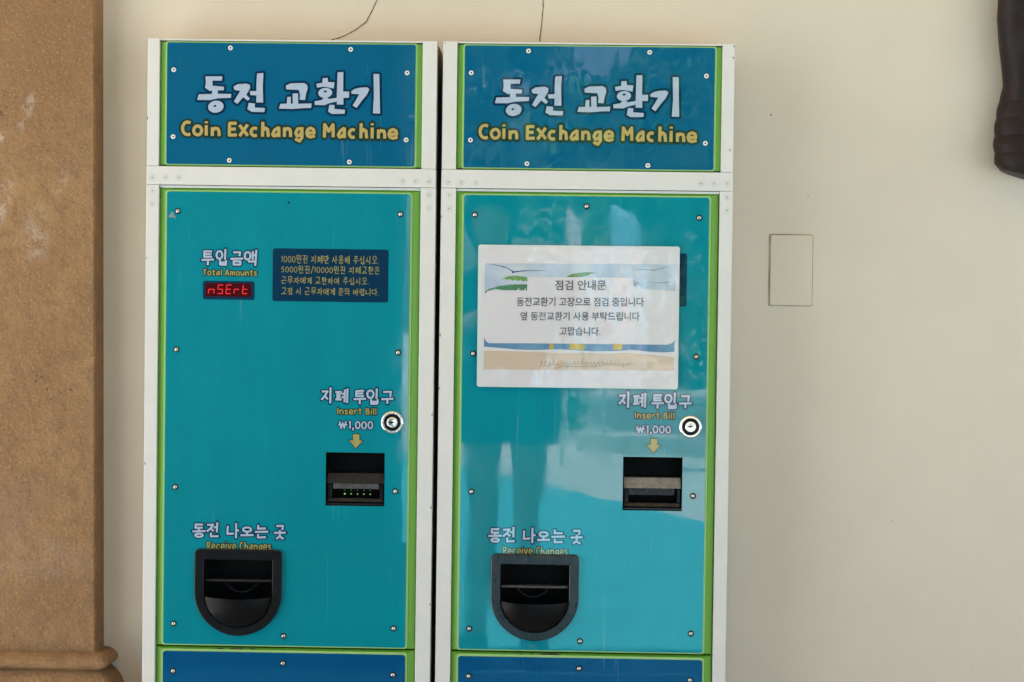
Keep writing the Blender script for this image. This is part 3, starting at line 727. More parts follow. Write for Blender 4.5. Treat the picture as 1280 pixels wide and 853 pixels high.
def machine(x0, ox, label, lit):
    global OX
    t = thing('coin_exchange_machine', label, 'coin machine', (x0, 0, 0))
    OX = 0
    # --- white cabinet: hollow, with posts, crossbar and a dark lining
    bm = bmesh.new()
    w0, w1 = (18.6, 22.2) if lit else (21.8, 18.8)
    b0, b1 = 191.5, 219.0
    X = lambda q: q / 1000
    zb0, zb1 = ZT - b1 / 1000, ZT - b0 / 1000
    box(bm, 0.0006, X(w0), 0, .03, zb1 + .0004, ZT, .0009)                # upper posts
    box(bm, X(Wd - w1), X(Wd) - .0006, 0, .03, zb1 + .0004, ZT, .0009)
    box(bm, 0, X(w0 + .6), .0003, .03, .04, zb0 - .0004, .0009)           # lower posts
    box(bm, X(Wd - w1 - .6), X(Wd), .0003, .03, .04, zb0 - .0004, .0009)
    box(bm, 0.0003, X(Wd) - .0003, -.0006, .03, zb0, zb1, .0009)               # crossbar
    box(bm, X(w0) + .0003, X(Wd - w1) - .0003, .0016, .03, ZT - .0026, ZT - .0002, .0006)   # top lip
    box(bm, X(w0) + .001, X(Wd - w1) - .001, .004, .03, zb0 - .0045, zb0 - .0008, .0006)   # return under the crossbar
    box(bm, .001, X(Wd) - .001, .0305, DEPTH - .002, ZT - .002, ZT - .0004, 0)       # top
    box(bm, .001, .0025, .0305, DEPTH - .002, .04, ZT - .0022, 0, 1)    # sides
    box(bm, X(Wd) - .0025, X(Wd) - .001, .0305, DEPTH - .002, .04, ZT - .0022, 0, 1)
    box(bm, .01, X(Wd) - .01, .012, DEPTH - .004, 0, .0395, .001, 2)         # plinth
    box(bm, .003, X(Wd) - .003, .034, .036, .041, ZT - .195, 0, 2)     # dark lining seen through the seams
    cab = obj('cabinet', bm, [M['white'], M['side'], M['dark']], t)
    riv = RIV if lit else [(a - 444.5, b + 1.6) for a, b in RIV2]
    for a, b in riv:
        bm = bmesh.new()
        c = P(a, b, -.0006 if 190 < b < 219 else .0003)
        lathe(bm, [(3.7e-3, .00005), (3.7e-3, .0004), (2.9e-3, .00055), (2.6e-3, .0003), (1.1e-3, .0003)], 22, 0, c)
        lathe(bm, [(.95e-3, .0003), (.6e-3, .0006)], 12, 1, c)
        lathe(bm, [(4.25e-3, .00001), (4.25e-3, .00006)], 22, 2, c)
        obj('rivet', bm, [M['white'], M['ringd'], M['rivet_edge']], cab)
    chips = ((2.0, 640, .8, 3.0), (434.8, 700, .9, 2.6), (435.4, 846, 1.0, 2.2), (1.4, 120, .8, 3), (434.9, 560, .8, 2), (1.3, 330, .7, 2), (20.5, 222.0, 1.2, 1.0)) if lit else ((430.5, 158, 1.1, 2.2), (1.2, 440, .9, 3.2), (1.0, 520, 1.0, 2.4), (1.4, 262, .8, 2), (433.6, 20, 1.0, 2.4), (434.6, 3.6, 1.4, 1.2), (3, 2.6, 1.3, 1.0))
    for a, b, wa, wb in chips:
        bm = bmesh.new()
        quad(bm, [(a + wa * math.cos(.7 * i) * rnd.uniform(.5, 1.1), b + wb * math.sin(.7 * i) * rnd.uniform(.5, 1.1)) for i in range(9)], -.00015, 0)
        obj('paint_chip', bm, M['peel'], cab, recalc=False)
    OX = ox
    # --- header sign
    u0, v0, u1, v1 = SIGN
    sb = obj('header_sign', pan_with_holes(19.8, 3.2, 414.6, 190.6, (1.6, 8.5, 1.6, 7.6), [], YG + .002, YG), M['green'], t)
    for v in (3.0, 189.2):
        for a in (20.2, 405.5):
            bm = bmesh.new()
            box(bm, X(a + OX), X(a + 8.6 + OX), .0022, .006, ZT - X(v + 1.5), ZT - X(v), 0)
            obj('dark_notch', bm, M['dark'], sb)  # dark block drawing the notch at each end of the green strips
    bm = bmesh.new()
    sheet(bm, [rrect(u0 - 2.7, v0 - 1.7, u1 + 2.7, v1 + 1.5, 4)], YS + .0012, .001, 1)
    sheet(bm, [rrect(u0, v0, u1, v1, 3.2)], YS, .0011, 0)
    face = obj('sign_face', bm, [M['blue'], M['lime']], sb, recalc=False)
    bm = bmesh.new()
    y1_ = YS - .0003
    for j, pl in enumerate(TITLE):
        outer = pl[1] if isinstance(pl, tuple) else pl
        k = (j % 3) * 75
        poly(bm, outer, y1_ - k * EPS, 1)
        n = len(outer)
        for i in range(n):
            (pa, pb), (pc, pd) = outer[i], outer[(i + 1) % n]
            L_ = max(1e-6, math.hypot(pc - pa, pd - pb)); ex, ey = (pc - pa) / L_ * 3.5, (pd - pb) / L_ * 3.5
            k += 1; quad(bm, [(pa - ey, pb + ex), (pc - ey, pd + ex), (pc + ey, pd - ex), (pa + ey, pb - ex)], y1_ - k * EPS, 1)
            k += 1; disc(bm, pa, pb, 3.5, y1_ - k * EPS, 1)
    k = 0
    for pl in TITLE:
        if isinstance(pl, tuple): sheet(bm, [pl[1], pl[2]], y1_ - .0011 - k * EPS, 0, 0)
        else: poly(bm, pl, y1_ - .0011 - k * EPS, 0)
        k += 1
    obj('korean_title', bm, [M['letter'], M['navy']], sb, recalc=False)
    lettering('english_title', [glyph_strokes(c, a, b, d, e) for c, a, b, d, e in ENGLISH2], 2.3, 3.3, YS - .0005, [M['yellow'], M['outl_y']], sb)
    fasten('snap_rivet', SSCREWS, sb, 'rivet')
    # --- teal door
    su0, sv0, su1, sv1 = SLOT
    slot_hole = [(su0, sv0), (su1, sv0), (su1, sv1), (su0, sv1)]
    tr = tray_outline(TRAY[0] + 4, TRAY[1] + 4, TRAY[2] - 4, TRAY[3] - 4, 5)
    bmd = pan_with_holes(20.2, 223.8, 412.6, 915.2, (4.0, 9.8, 2.0, 8.6), [slot_hole, tr], YG + .0035, YG)
    door = obj('door', bmd, M['green'], t)
    bm = bmesh.new()
    sheet(bm, [rrect(28.8, 227.0, 401.5, 914.4, 5), slot_hole, tr], YS + .0012, .001, 1)
    sheet(bm, [rrect(31.6, 229.2, 398.6, 912.6, 4), slot_hole, tr], YS, .0011, 0)
    obj('face_sheet', bm, [M['teal'], M['lime']], door, recalc=False)
    fasten('screw', SCREWS + ([] if lit else [HOLE]), door, 'screw')
    if lit:
        bm = bmesh.new(); disc(bm, HOLE[0], HOLE[1], 1.7, YS - .0002, 0)
        obj('empty_screw_hole', bm, M['black'], door, recalc=False)
        bm = bmesh.new()
        quad(bm, [(34, 268), (37, 262), (39.5, 259.5), (41.5, 263), (44.5, 267.5), (44, 270.5), (40.5, 266.8), (38.5, 269)], YS - .00015, 0)
        obj('scuff', bm, M['chip'], door, recalc=False)
    ly = YS - .0004
    def ko(name, items, hw, ow, par):
        return lettering(name, [glyph_strokes(c, a, b, d, e, .012) for c, a, b, d, e in items], hw, ow, ly, [M['letter'], M['navy']], par)
    ko('korean_amount_label', inset(TOTAL_KO, 1.4), 1.55, 1.7, door)
    ko('korean_bill_label', inset(BILL_KO, 1.4), 1.55, 1.7, door)
    ko('korean_change_label', inset(CHANGE_KO, 1.4), 1.55, 1.7, door)
    a, b, c, d = TOTAL_EN
    lettering('english_amount_label', word('Total Amounts', a, b, c, d, small=.72), .82, 1.4, ly, [M['ykhaki'], M['outl_y']], door)
    a, b, c, d = BILL_EN
    lettering('english_bill_label', word('Insert Bill', a, b, c, d, small=.72), .82, 1.4, ly, [M['ykhaki'], M['outl_y']], door)
    a, b, c, d = CHANGE_EN
    lettering('english_change_label', word('Receive Changes', a, b, c, d, small=.7), .82, 1.4, ly, [M['ykhaki'], M['outl_y']], door)
    a, b, c, d = PRICE
    lettering('price_label', word('W1,000', a, b, c, d), 1.1, 1.3, ly, [M['letter'], M['navy']], door)
    bm = bmesh.new()
    for i in range(7):
        stroke(bm, [ARROW[i], ARROW[(i + 1) % 7]], 1.1, ly - i * 4 * EPS, 1, 'round')
    poly(bm, ARROW, ly - .0004, 0)
    obj('arrow', bm, [M['ykhaki'], M['outl_y']], door, recalc=False)
    # --- amount display
    a, b, c, d = DISPLAY
    bm = bmesh.new()
    sheet(bm, [rrect(a, b, c, d, 3.5)], YS - .0002, .0001, 0)
    ds = obj('amount_display', bm, M['navy'], t, recalc=False)
    bm = bmesh.new()
    sheet(bm, [rrect(a + 4, b + 3.5, c - 5, d - 4.5, 1.5)], YS - .0004, .0001, 0)
    obj('red_filter', bm, M['redbg'] if lit else M['plastic'], ds, recalc=False)
    if lit:
        for ch, a, b, c, d in LEDS:
            bm = bmesh.new(); k = 0
            for s in seg_digit(ch, a + .6, b + 1.2, c - .6, d - .9):
                k += stroke(bm, s, .72, YS - .0006 - k, 0, 'round')
            obj('digit', bm, M['led'], ds, recalc=False)
    # --- instruction plate
    a, b, c, d = PLATE
    bm = bmesh.new()
    sheet(bm, [rrect(a, b, c, d, 3.5)], YS - .0002, .0001, 0)
    pl = obj('instruction_plate', bm, M['navy'], t, recalc=False)
    for txt, (a, b, c, d) in zip(('1000원권 지폐만 사용해 주십시오.', '5000원권/10000원권 지폐교환은', '근무자에게 교환하여 주십시오.', '고장 시 근무자에게 문의 바랍니다.'), (LINE0, LINE1, LINE2, LINE3)):
        lettering('instruction_line', word(txt, a - .5, b - .6, c + .5, d + .6, kor=1.5), .47, 0, YS - .0004, [M['ykhaki']], pl)
    # --- lock
    lc = P(*LOCK, YS)
    bm = bmesh.new()
    lathe(bm, [(17.2e-3, 0), (17.2e-3, .002), (16.6e-3, .0040), (15.2e-3, .0052), (13.2e-3, .0052), (12.2e-3, .0040), (12.0e-3, .0005), (9e-3, .0005)], 48, 0, lc)
    lk = obj('lock', bm, M['chrome'], t, smooth=False)
    bm = bmesh.new()
    lathe(bm, [(12.1e-3, .0006), (11.9e-3, .0030), (8.2e-3, .0034), (8.0e-3, .002)], 40, 0, lc)
    obj('lock_gasket', bm, M['plastic'], lk)
    bm = bmesh.new()
    lathe(bm, [(8.0e-3, .001), (8.0e-3, .0058), (7.3e-3, .0064), (5.6e-3, .0064), (5.3e-3, .0056), (4.9e-3, .0056), (4.7e-3, .0066), (.3e-3, .0067)], 36, 0, lc)
    box(bm, lc.x - .0042, lc.x + .0030, lc.y - .0071, lc.y - .0068, lc.z - .0009, lc.z + .0011, 0, 1)
    lathe(bm, [(1.6e-3, .0068), (1.5e-3, .0071)], 14, 1, (lc.x - .0008, lc.y, lc.z))
    obj('lock_cylinder', bm, [M['chrome'], M['black']], lk)
    # --- bill acceptor
    bm = bmesh.new()
    p0, p1 = P(su0, sv0), P(su1, sv1)
    x_0, x_1, z_1, z_0 = p0.x, p1.x, p0.z, p1.z
    dp = .030
    th = .0015
    box(bm, x_0 + .0002, x_0 + th, YS + .0012, dp, z_0 + .0002, z_1 - .0002)
    box(bm, x_1 - th, x_1 - .0002, YS + .0012, dp, z_0 + .0002, z_1 - .0002)
    box(bm, x_0 + th + .0001, x_1 - th - .0001, YS + .0012, dp, z_1 - th, z_1 - .0002)
    box(bm, x_0 + th + .0001, x_1 - th - .0001, YS + .0012, dp, z_0 + .0002, z_0 + .002)
    box(bm, x_0 + .0003, x_1 - .0003, dp + .0001, dp + .002, z_0, z_1)
    bl = obj('bill_acceptor', bm, M['black'], t)
    zz = lambda k: z_1 - (z_1 - z_0) * k           # fraction of the opening from its top
    xx = lambda k: x_0 + (x_1 - x_0) * k
    bm = bmesh.new()                                # sloping mouth plate
    def wedge(bm, xa, xb, za, zb_, ya, yb, yback, mi=0):
        vs = [bm.verts.new(c_) for c_ in ((xa, ya, za), (xb, ya, za), (xb, yb, zb_), (xa, yb, zb_), (xa, yback, za), (xb, yback, za), (xb, yback, zb_), (xa, yback, zb_))]
        for q in ((0, 1, 2, 3), (5, 4, 7, 6), (4, 5, 1, 0), (3, 2, 6, 7), (4, 0, 3, 7), (1, 5, 6, 2)):
            bm.faces.new([vs[i] for i in q]).material_index = mi
    wedge(bm, xx(.022), xx(.978), zz(.40), zz(.585), .013, .004, .028)
    obj('mouth_plate', bm, M['dust_lit'] if not lit else M['greyd'], bl)
    bm = bmesh.new()
    wedge(bm, xx(.125) if lit else xx(.10), xx(.90) if lit else xx(.87), zz(.588), zz(.68 if lit else .71), .0045, .0035, .020)
    obj('bill_lip', bm, M['greyb'] if lit else M['plastic2'], bl)
    for ka, kb in ((.03, .10), (.92, .97)):
        bm = bmesh.new()
        box(bm, xx(ka), xx(kb), .006, .024, zz(.86), zz(.60), .0006)
        obj('guide_rail', bm, M['plastic'], bl)
    bm = bmesh.new()
    wedge(bm, xx(.03), xx(.97), zz(.865), zz(.925), .008, .0045, .026)
    box(bm, xx(.02), xx(.98), .003, .012, zz(.985), zz(.955), .0005)
    obj('lower_lip', bm, M['greyd'] if lit else M['plastic2'], bl)
    if lit:
        for i in range(5):
            for j in (0, 1):
                bm = bmesh.new()
                c = Vector((xx(.315 + .1085 * i), .012, zz(.715 + .073 * j)))
                rr_ = .85e-3 if (i, j) != (0, 1) else 1.2e-3
                lathe(bm, [(rr_, 0), (rr_, .001), (rr_ * .6, .0017)], 12, 0, c)
                obj('indicator_light', bm, M['gled'] if j else M['gled2'], bl)
    # --- coin tray
    u0, v0, u1, v1 = TRAY
    cu_ = (u0 + u1) / 2
    iu0, iv0, iu1, iv1 = TRAYIN[0], TRAYIN[1], TRAYIN[2], TRAYIN[3]
    wbez = (u1 - u0 - (iu1 - iu0)) / 2
    inner = tray_outline(cu_ - (iu1 - iu0) / 2, iv0, cu_ + (iu1 - iu0) / 2, iv1, 1.5)
    bm = bmesh.new()
    def loft(loops):
        vv_ = [[bm.verts.new(P(a, b, y)) for a, b in lp] for lp, y in loops]
        for a, b in zip(vv_, vv_[1:]):
            n = len(a)
            for i in range(n): bm.faces.new((a[i], a[(i + 1) % n], b[(i + 1) % n], b[i]))
    o_ = lambda d, rad: tray_outline(u0 + d, v0 + d, u1 - d, v1 - d, rad)
    i2 = lambda d: tray_outline(cu_ - (iu1 - iu0) / 2 + d, iv0 + d, cu_ + (iu1 - iu0) / 2 - d, iv1 - d, 1.5)
    loft([(o_(0, 8), YS - .0001), (o_(0, 8), YS - .004), (o_(.5, 7.5), YS - .0054), (o_(1.6, 6.5), YS - .0062), (i2(-1.2), YS - .0062), (i2(-.3), YS - .0056), (i2(0), YS - .0044), (i2(1.0), .032)])
    tyo = obj('coin_tray', bm, M['plastic2'] if not lit else M['plastic'], t, smooth=False)
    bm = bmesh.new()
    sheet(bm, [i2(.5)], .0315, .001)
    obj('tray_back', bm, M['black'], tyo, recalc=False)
    # scoop: bulging lower cup with an open curved lip
    Rr = (iu1 - iu0) / 2 - .6
    cv_ = iv1 - (iu1 - iu0) / 2
    bm = bmesh.new()
    NA, NB = 30, 12
    g = []
    for j in range(NB + 1):
        ph = math.pi / 2 * j / NB                  # 0 at the rim, 90 deg at the lip centre
        row = []
        for i in range(NA + 1):
            th_ = math.pi * i / NA
            rad = Rr * math.cos(ph)
            a = cu_ + rad * math.cos(th_)
            # the dish runs from the half-round rim up to the straight lip
            sag = 3.2 * math.sin(ph)
            b = cv_ + rad * math.sin(th_) * 1.0 + 4.0 + sag
            b = min(b, cv_ + math.sqrt(max(0, Rr * Rr - (a - cu_) ** 2)))
            y = YS - .0046 + .001 - .017 * math.sin(ph) * (1 if True else 0)
            row.append(bm.verts.new(P(a, b, y)))
        g.append(row)
    for j in range(NB):
        for i in range(NA):
            try: bm.faces.new((g[j][i], g[j][i + 1], g[j + 1][i + 1], g[j + 1][i]))
            except ValueError: pass
    bmesh.ops.remove_doubles(bm, verts=bm.verts, dist=2e-5)
    obj('scoop', bm, M['scoop'], tyo, smooth=True)
    bm = bmesh.new()
    z_b = P(0, 814 + (2 if not lit else 0)).z
    box(bm, P(iu0 + 2, 0).x, P(iu1 - 2, 0).x, .004, .02, z_b - .0032, z_b, .0005)
    obj('shelf_bar', bm, M['greyb'] if not lit else M['greyd'], tyo)
    bm = bmesh.new()                                # curved edge of the hopper inside
    pts = arc(cu_ + (3 if lit else -3), 800, 30, 33, 25, 155, 14)
    for (a, b), (c, d) in zip(pts, pts[1:]):
        vs = [bm.verts.new(P(*q)) for q in ((a, b, .010), (c, d, .010), (c, d + 1.0, .010), (a, b + 1.0, .010), (a, b + 1, .030), (c, d + 1, .030))]
        bm.faces.new(vs[:4]); bm.faces.new((vs[3], vs[2], vs[5], vs[4]))
    obj('hopper_edge', bm, M['greyd'], tyo)
    # --- lower door
    ld = obj('lower_door', pan_with_holes(20.2, 917.6, 412.6, 1500, (3.4, 9.8, 2.0, 8.6), [], YG + .0035, YG), M['green'], t)
    bm = bmesh.new()
    sheet(bm, [rrect(28.8, 920.0, 401.5, 1497, 5)], YS + .0012, .001, 1)
    sheet(bm, [rrect(31.4, 923.6, 398.8, 1494, 4)], YS, .0011, 0)
    obj('face_sheet', bm, [M['lblue'], M['lime']], ld, recalc=False)
    fasten('screw', LSCREWS, ld, 'screw')
    # chipped paint on the upper edge of the lower door
    spots = [(117, 4), (121, 2.5), (141, 9), (149, 5), (168, 3.5)] if lit else [(126, 2), (142, 3), (163, 8), (173, 12)]
    bm = bmesh.new()
    for a, w_ in spots:
        n = 9
        quad(bm, [(a + w_ * math.cos(6.283 * i / n) * rnd.uniform(.7, 1.2), 919.2 + (2.0 if w_ > 3 else 1.2) * math.sin(6.283 * i / n) * rnd.uniform(.6, 1.1)) for i in range(n)], YG - .0008 - a * 1e-7, 0)
    obj('paint_chip', bm, M['peel'], ld, recalc=False)
    OX = 0
    return t

M['scoop'] = mat('glossy_black_plastic', (0.004, 0.004, 0.005), 0.30, spec=.14, var=.2, vscale=60)
M['rivet_edge'] = mat('grey_rivet_edge', (0.46, 0.45, 0.42), 0.5, var=.2, vscale=90)
ENGLISH2 = [(c, a + 1.4, b + 1.6, d - 1.4, e - 1.6) if c != 'i' else (c, a, b + 1.6, d, e - 1.6) for c, a, b, d, e in ENGLISH]
def inset(items, k):
    return [(c, a + k, b + k, d - k, e - k) for c, a, b, d, e in items]

machine(0.0, 0.0, 'left coin exchange machine with a lit red display and a bare teal door', True)
machine(.4445, 3.0, 'right coin exchange machine with a laminated notice on its teal door', False)

# ------------------------------------------------------------------ laminated notice on the right machine
OX = 0
M['paper'] = mat('white_paper', (0.69, 0.68, 0.73), 0.10, var=.02, vscale=9, spec=1.0, coat=1.0, bump=.22, bscale=11)
M['film'] = mat('clear_film_edge', (0.60, 0.70, 0.70), 0.10, var=.05, vscale=20, bump=.05, bscale=9)
NG = dict(rough=.10, spec=1.0, coat=1.0, bump=.22, bscale=11)
M['n_sky'] = mat('pale_sky_print', (0.41, 0.54, 0.74), var=.14, vscale=14, col2=(.62, .68, .74), **NG)
M['n_sea'] = mat('sea_blue_print', (0.08, 0.22, 0.50), var=.3, vscale=9, col2=(.20, .40, .55), **NG)
M['n_sand'] = mat('sand_print', (0.60, 0.49, 0.39), var=.05, vscale=8, **NG)
M['n_leaf'] = mat('palm_green_print', (0.16, 0.33, 0.10), var=.3, vscale=60, **NG)
M['n_leaf2'] = mat('dark_palm_print', (0.07, 0.22, 0.12), var=.3, vscale=60, **NG)
M['n_bird'] = mat('indigo_print', (0.05, 0.07, 0.22), var=.1, **NG)
M['n_bird2'] = mat('faded_grey_print', (0.30, 0.33, 0.38), var=.1, **NG)
M['n_txt'] = mat('dark_grey_print', (0.085, 0.08, 0.09), var=.5, vscale=16, col2=(.20, .19, .21), **NG)  # letters lighten in random patches: film glare put into their colour
M['n_ylw'] = mat('mustard_yellow_print', (0.55, 0.42, 0.08), var=.2, vscale=50, **NG)
M['n_scrawl'] = mat('brown_scrawl_print', (0.34, 0.22, 0.15), var=.1, **NG)
(a0, b0), (a1, b1), (a2, b2), (a3, b3) = NOTICE
NY = -.0030
def NP(s, t_):
    """fractions of the notice -> machine millimetres"""
    return (a0 + (a1 - a0) * s + (a3 - a0) * t_ + (a2 - a3 - a1 + a0) * s * t_, b0 + (b1 - b0) * s + (b3 - b0) * t_ + (b2 - b3 - b1 + b0) * s * t_)
def nzp(x, y):      # measured on a 1097 x 853 enlargement of the notice's surroundings
    s = (x - 32) / (1055 - 32); t_ = (y - (65 + 10 * s)) / 722
    return NP(s, t_)
bm = bmesh.new()
sheet(bm, [[NP(s, t_) for s, t_ in ((.008, 0), (.992, 0), (1, .012), (1, .988), (.992, 1), (.008, 1), (0, .988), (0, .012))]], NY, .0007)
notice = tag(obj('laminated_notice', bm, M['film'], recalc=False), 'white laminated Korean notice with a beach picture stuck on the right machine', 'notice')
bm = bmesh.new()
sheet(bm, [[NP(.016, .010), NP(.994, .010), NP(.995, .990), NP(.020, .990)]], NY - .0002, 0)
obj('paper', bm, M['paper'], notice, recalc=False)
def curl(o):
    '''bend the sheet a little: corners lift a few millimetres off the door'''
    for v in o.data.vertices:
        s = (v.co.x * 1000 - a0) / (a1 - a0); t_ = ((ZT - v.co.z) * 1000 - b0) / (b3 - b0)
        v.co.y -= .0045 * max(0, t_ - .3) ** 2 * max(0, 1 - s) ** 2 * 2 + .002 * max(0, s - .5) ** 2 * max(0, .6 - t_)
def npoly(name, pts, m, lay):
    bm = bmesh.new()
    poly(bm, [nzp(*q) for q in pts], NY - .0002 - lay * .00012, 0)
    return obj(name, bm, m, notice, recalc=False)
npoly('sky_band', [(66, 160), (1036, 165), (1036, 300), (880, 290), (820, 262), (820, 232), (283, 230), (283, 262), (200, 290), (66, 300)], M['n_sky'], 1)
def frond(name, base, m, teeth):
    npoly(name, base, m, 2)
npoly('palm_leaf', [(150, 240), (185, 226), (230, 223), (283, 231), (283, 254), (272, 247), (262, 254), (248, 245), (236, 251), (224, 244), (208, 248), (196, 240), (172, 246), (176, 239)], M['n_leaf'], 2)
npoly('palm_leaf', [(68, 305), (90, 290), (140, 276), (200, 268), (283, 266), (283, 298), (276, 298), (278, 284), (266, 298), (240, 297), (246, 284), (230, 297), (160, 297), (120, 290), (80, 302), (70, 316)], M['n_leaf2'], 2)
npoly('palm_leaf', [(480, 230), (510, 214), (570, 205), (640, 207), (600, 214), (585, 222), (560, 230)], M['n_leaf'], 2)
npoly('palm_leaf', [(822, 244), (858, 262), (838, 264), (842, 272), (826, 278), (821, 270)], M['n_bird2'], 2)
npoly('bird', [(78, 163), (120, 167), (165, 176), (195, 190), (213, 201), (260, 196), (340, 196), (385, 199), (300, 199), (250, 202), (220, 207), (208, 211), (203, 200), (180, 186), (140, 174)], M['n_bird'], 2)
npoly('bird', [(812, 190), (870, 189), (915, 192), (940, 188), (975, 178), (1005, 175), (975, 183), (938, 194), (922, 199), (900, 195), (850, 193)], M['n_bird2'], 2)
npoly('bird', [(890, 256), (950, 256), (985, 255), (1030, 247), (990, 260), (960, 260)], M['n_bird2'], 2)
# white text panel with round lower corners sits over a band of sea
npoly('sea_band', [(66, 535), (75, 555), (90, 566), (300, 566), (600, 568), (1000, 571), (1025, 562), (1035, 545), (1034, 606), (980, 610), (900, 606), (820, 598), (740, 604), (620, 606), (500, 598), (420, 596), (320, 600), (240, 598), (150, 590), (66, 584)], M['n_sea'], 1)
for a, b in ((398, 418), (502, 575), (722, 768)):
    npoly('float', [(a, 567), (b, 568), (b + 4, 580), (b - 3, 598), (a - 4, 596), (a + 3, 580)], M['n_ylw'], 2)
npoly('sand_band', [(66, 604), (200, 606), (350, 610), (480, 618), (560, 612), (700, 618), (780, 612), (900, 622), (1034, 634), (1034, 702), (66, 700)], M['n_sand'], 1)
bm = bmesh.new()
scr = []
lx = 345
for k in range(150):
    w_ = 1.0 if k < 16 or 96 < k < 104 else .34 + .25 * rnd.random()
    am = 15 * w_ if k % 23 else 26
    lx += 2.85 + (2.0 if k % 7 == 0 else 0)
    scr.append((lx + am * .35 * math.sin(k * .95), 668 + am * math.cos(k * .95) + 3 * math.sin(k * .06)))
stroke(bm, [nzp(*q) for q in scr], .26, NY - .00045, 0, 'round')
stroke(bm, [nzp(*q) for q in ((430, 692), (480, 682), (530, 684), (640, 680))], .35, NY - .0008, 0, 'round')
obj('sand_scrawl', bm, M['n_scrawl'], notice, recalc=False)

def type_line(text, x0, y0, x1, y1, bold=.012):
    cu = bpy.data.curves.new('type', 'FONT')
    cu.body = text
    cu.size = 1.0
    cu.offset = bold
    cu.resolution_u = 3
    tmp = bpy.data.objects.new('type', cu)
    C.objects.link(tmp)
    dg = bpy.context.evaluated_depsgraph_get()
    me = bpy.data.meshes.new_from_object(tmp.evaluated_get(dg))
    bpy.data.objects.remove(tmp)
    xs = [v.co.x for v in me.vertices]; ys = [v.co.y for v in me.vertices]
    for v in me.vertices:
        s = (v.co.x - min(xs)) / (max(xs) - min(xs)); t_ = (max(ys) - v.co.y) / (max(ys) - min(ys))
        v.co = P(*nzp(x0 + (x1 - x0) * s, y0 + (y1 - y0) * t_), NY - .0006)
    bm = bmesh.new(); bm.from_mesh(me)
    for fc in bm.faces:
        fc.normal_update()
        if fc.normal.y > 0: fc.normal_flip()
    return obj('printed_line', bm, M['n_txt'], notice, recalc=False)
type_line('점검 안내문', 424, 245, 684, 296, .015)
type_line('동전교환기 고장으로 점검 중입니다', 230, 332, 876, 378, .015)
type_line('옆 동전교환기 사용 부탁드립니다', 250, 406, 856, 450, .015)
type_line('고맙습니다.', 450, 482, 658, 526, .016)

# the sheet, its paper and every print on it share the same gentle curl
def finely(o):
    bm = bmesh.new(); bm.from_mesh(o.data)
    for _ in range(7):
        es = [q for q in bm.edges if q.calc_length() > .03]
        if not es: break
        bmesh.ops.subdivide_edges(bm, edges=es, cuts=1)
        bmesh.ops.triangulate(bm, faces=[q for q in bm.faces if len(q.verts) > 4])
    bm.to_mesh(o.data); bm.free()
for o in [notice] + list(notice.children):
    finely(o)
    curl(o)

# ------------------------------------------------------------------ what the glossy doors mirror: plaza, greenery, photographer
bm = bmesh.new()
def sector(bm, r0, r1, t0, t1, z0, z1, n=8):
    """one curved block of the round bench, centred behind it"""
    c = Vector((2.6, -15.6, 0))
    rows = []
    for k in range(n + 1):
        t = R(t0 + (t1 - t0) * k / n)
        d = Vector((math.cos(t), math.sin(t), 0))
        rows.append([bm.verts.new(c + d * q + Vector((0, 0, z))) for q, z in ((r0, z0), (r1, z0), (r1, z1 - .02), (r1 - .02, z1), (r0, z1))])
    for p, q in zip(rows, rows[1:]):
        for i in range(5): bm.faces.new((p[i], p[(i + 1) % 5], q[(i + 1) % 5], q[i]))
    bm.faces.new(rows[0]); bm.faces.new(rows[-1])
for k in range(5):
    t0 = 113 - 14 * k
    sector(bm, 4.0, 4.55, t0, t0 - 13.7, .40, .47)
    sector(bm, 4.06, 4.50, t0 - .4, t0 - 13.3, .16, .399)
    sector(bm, 4.0, 4.62, t0, t0 - 13.7, 0, .159)
tag(obj('stone_bench', bm, M['bench']), 'long curved pale concrete bench standing across the plaza before the hedge', 'bench')

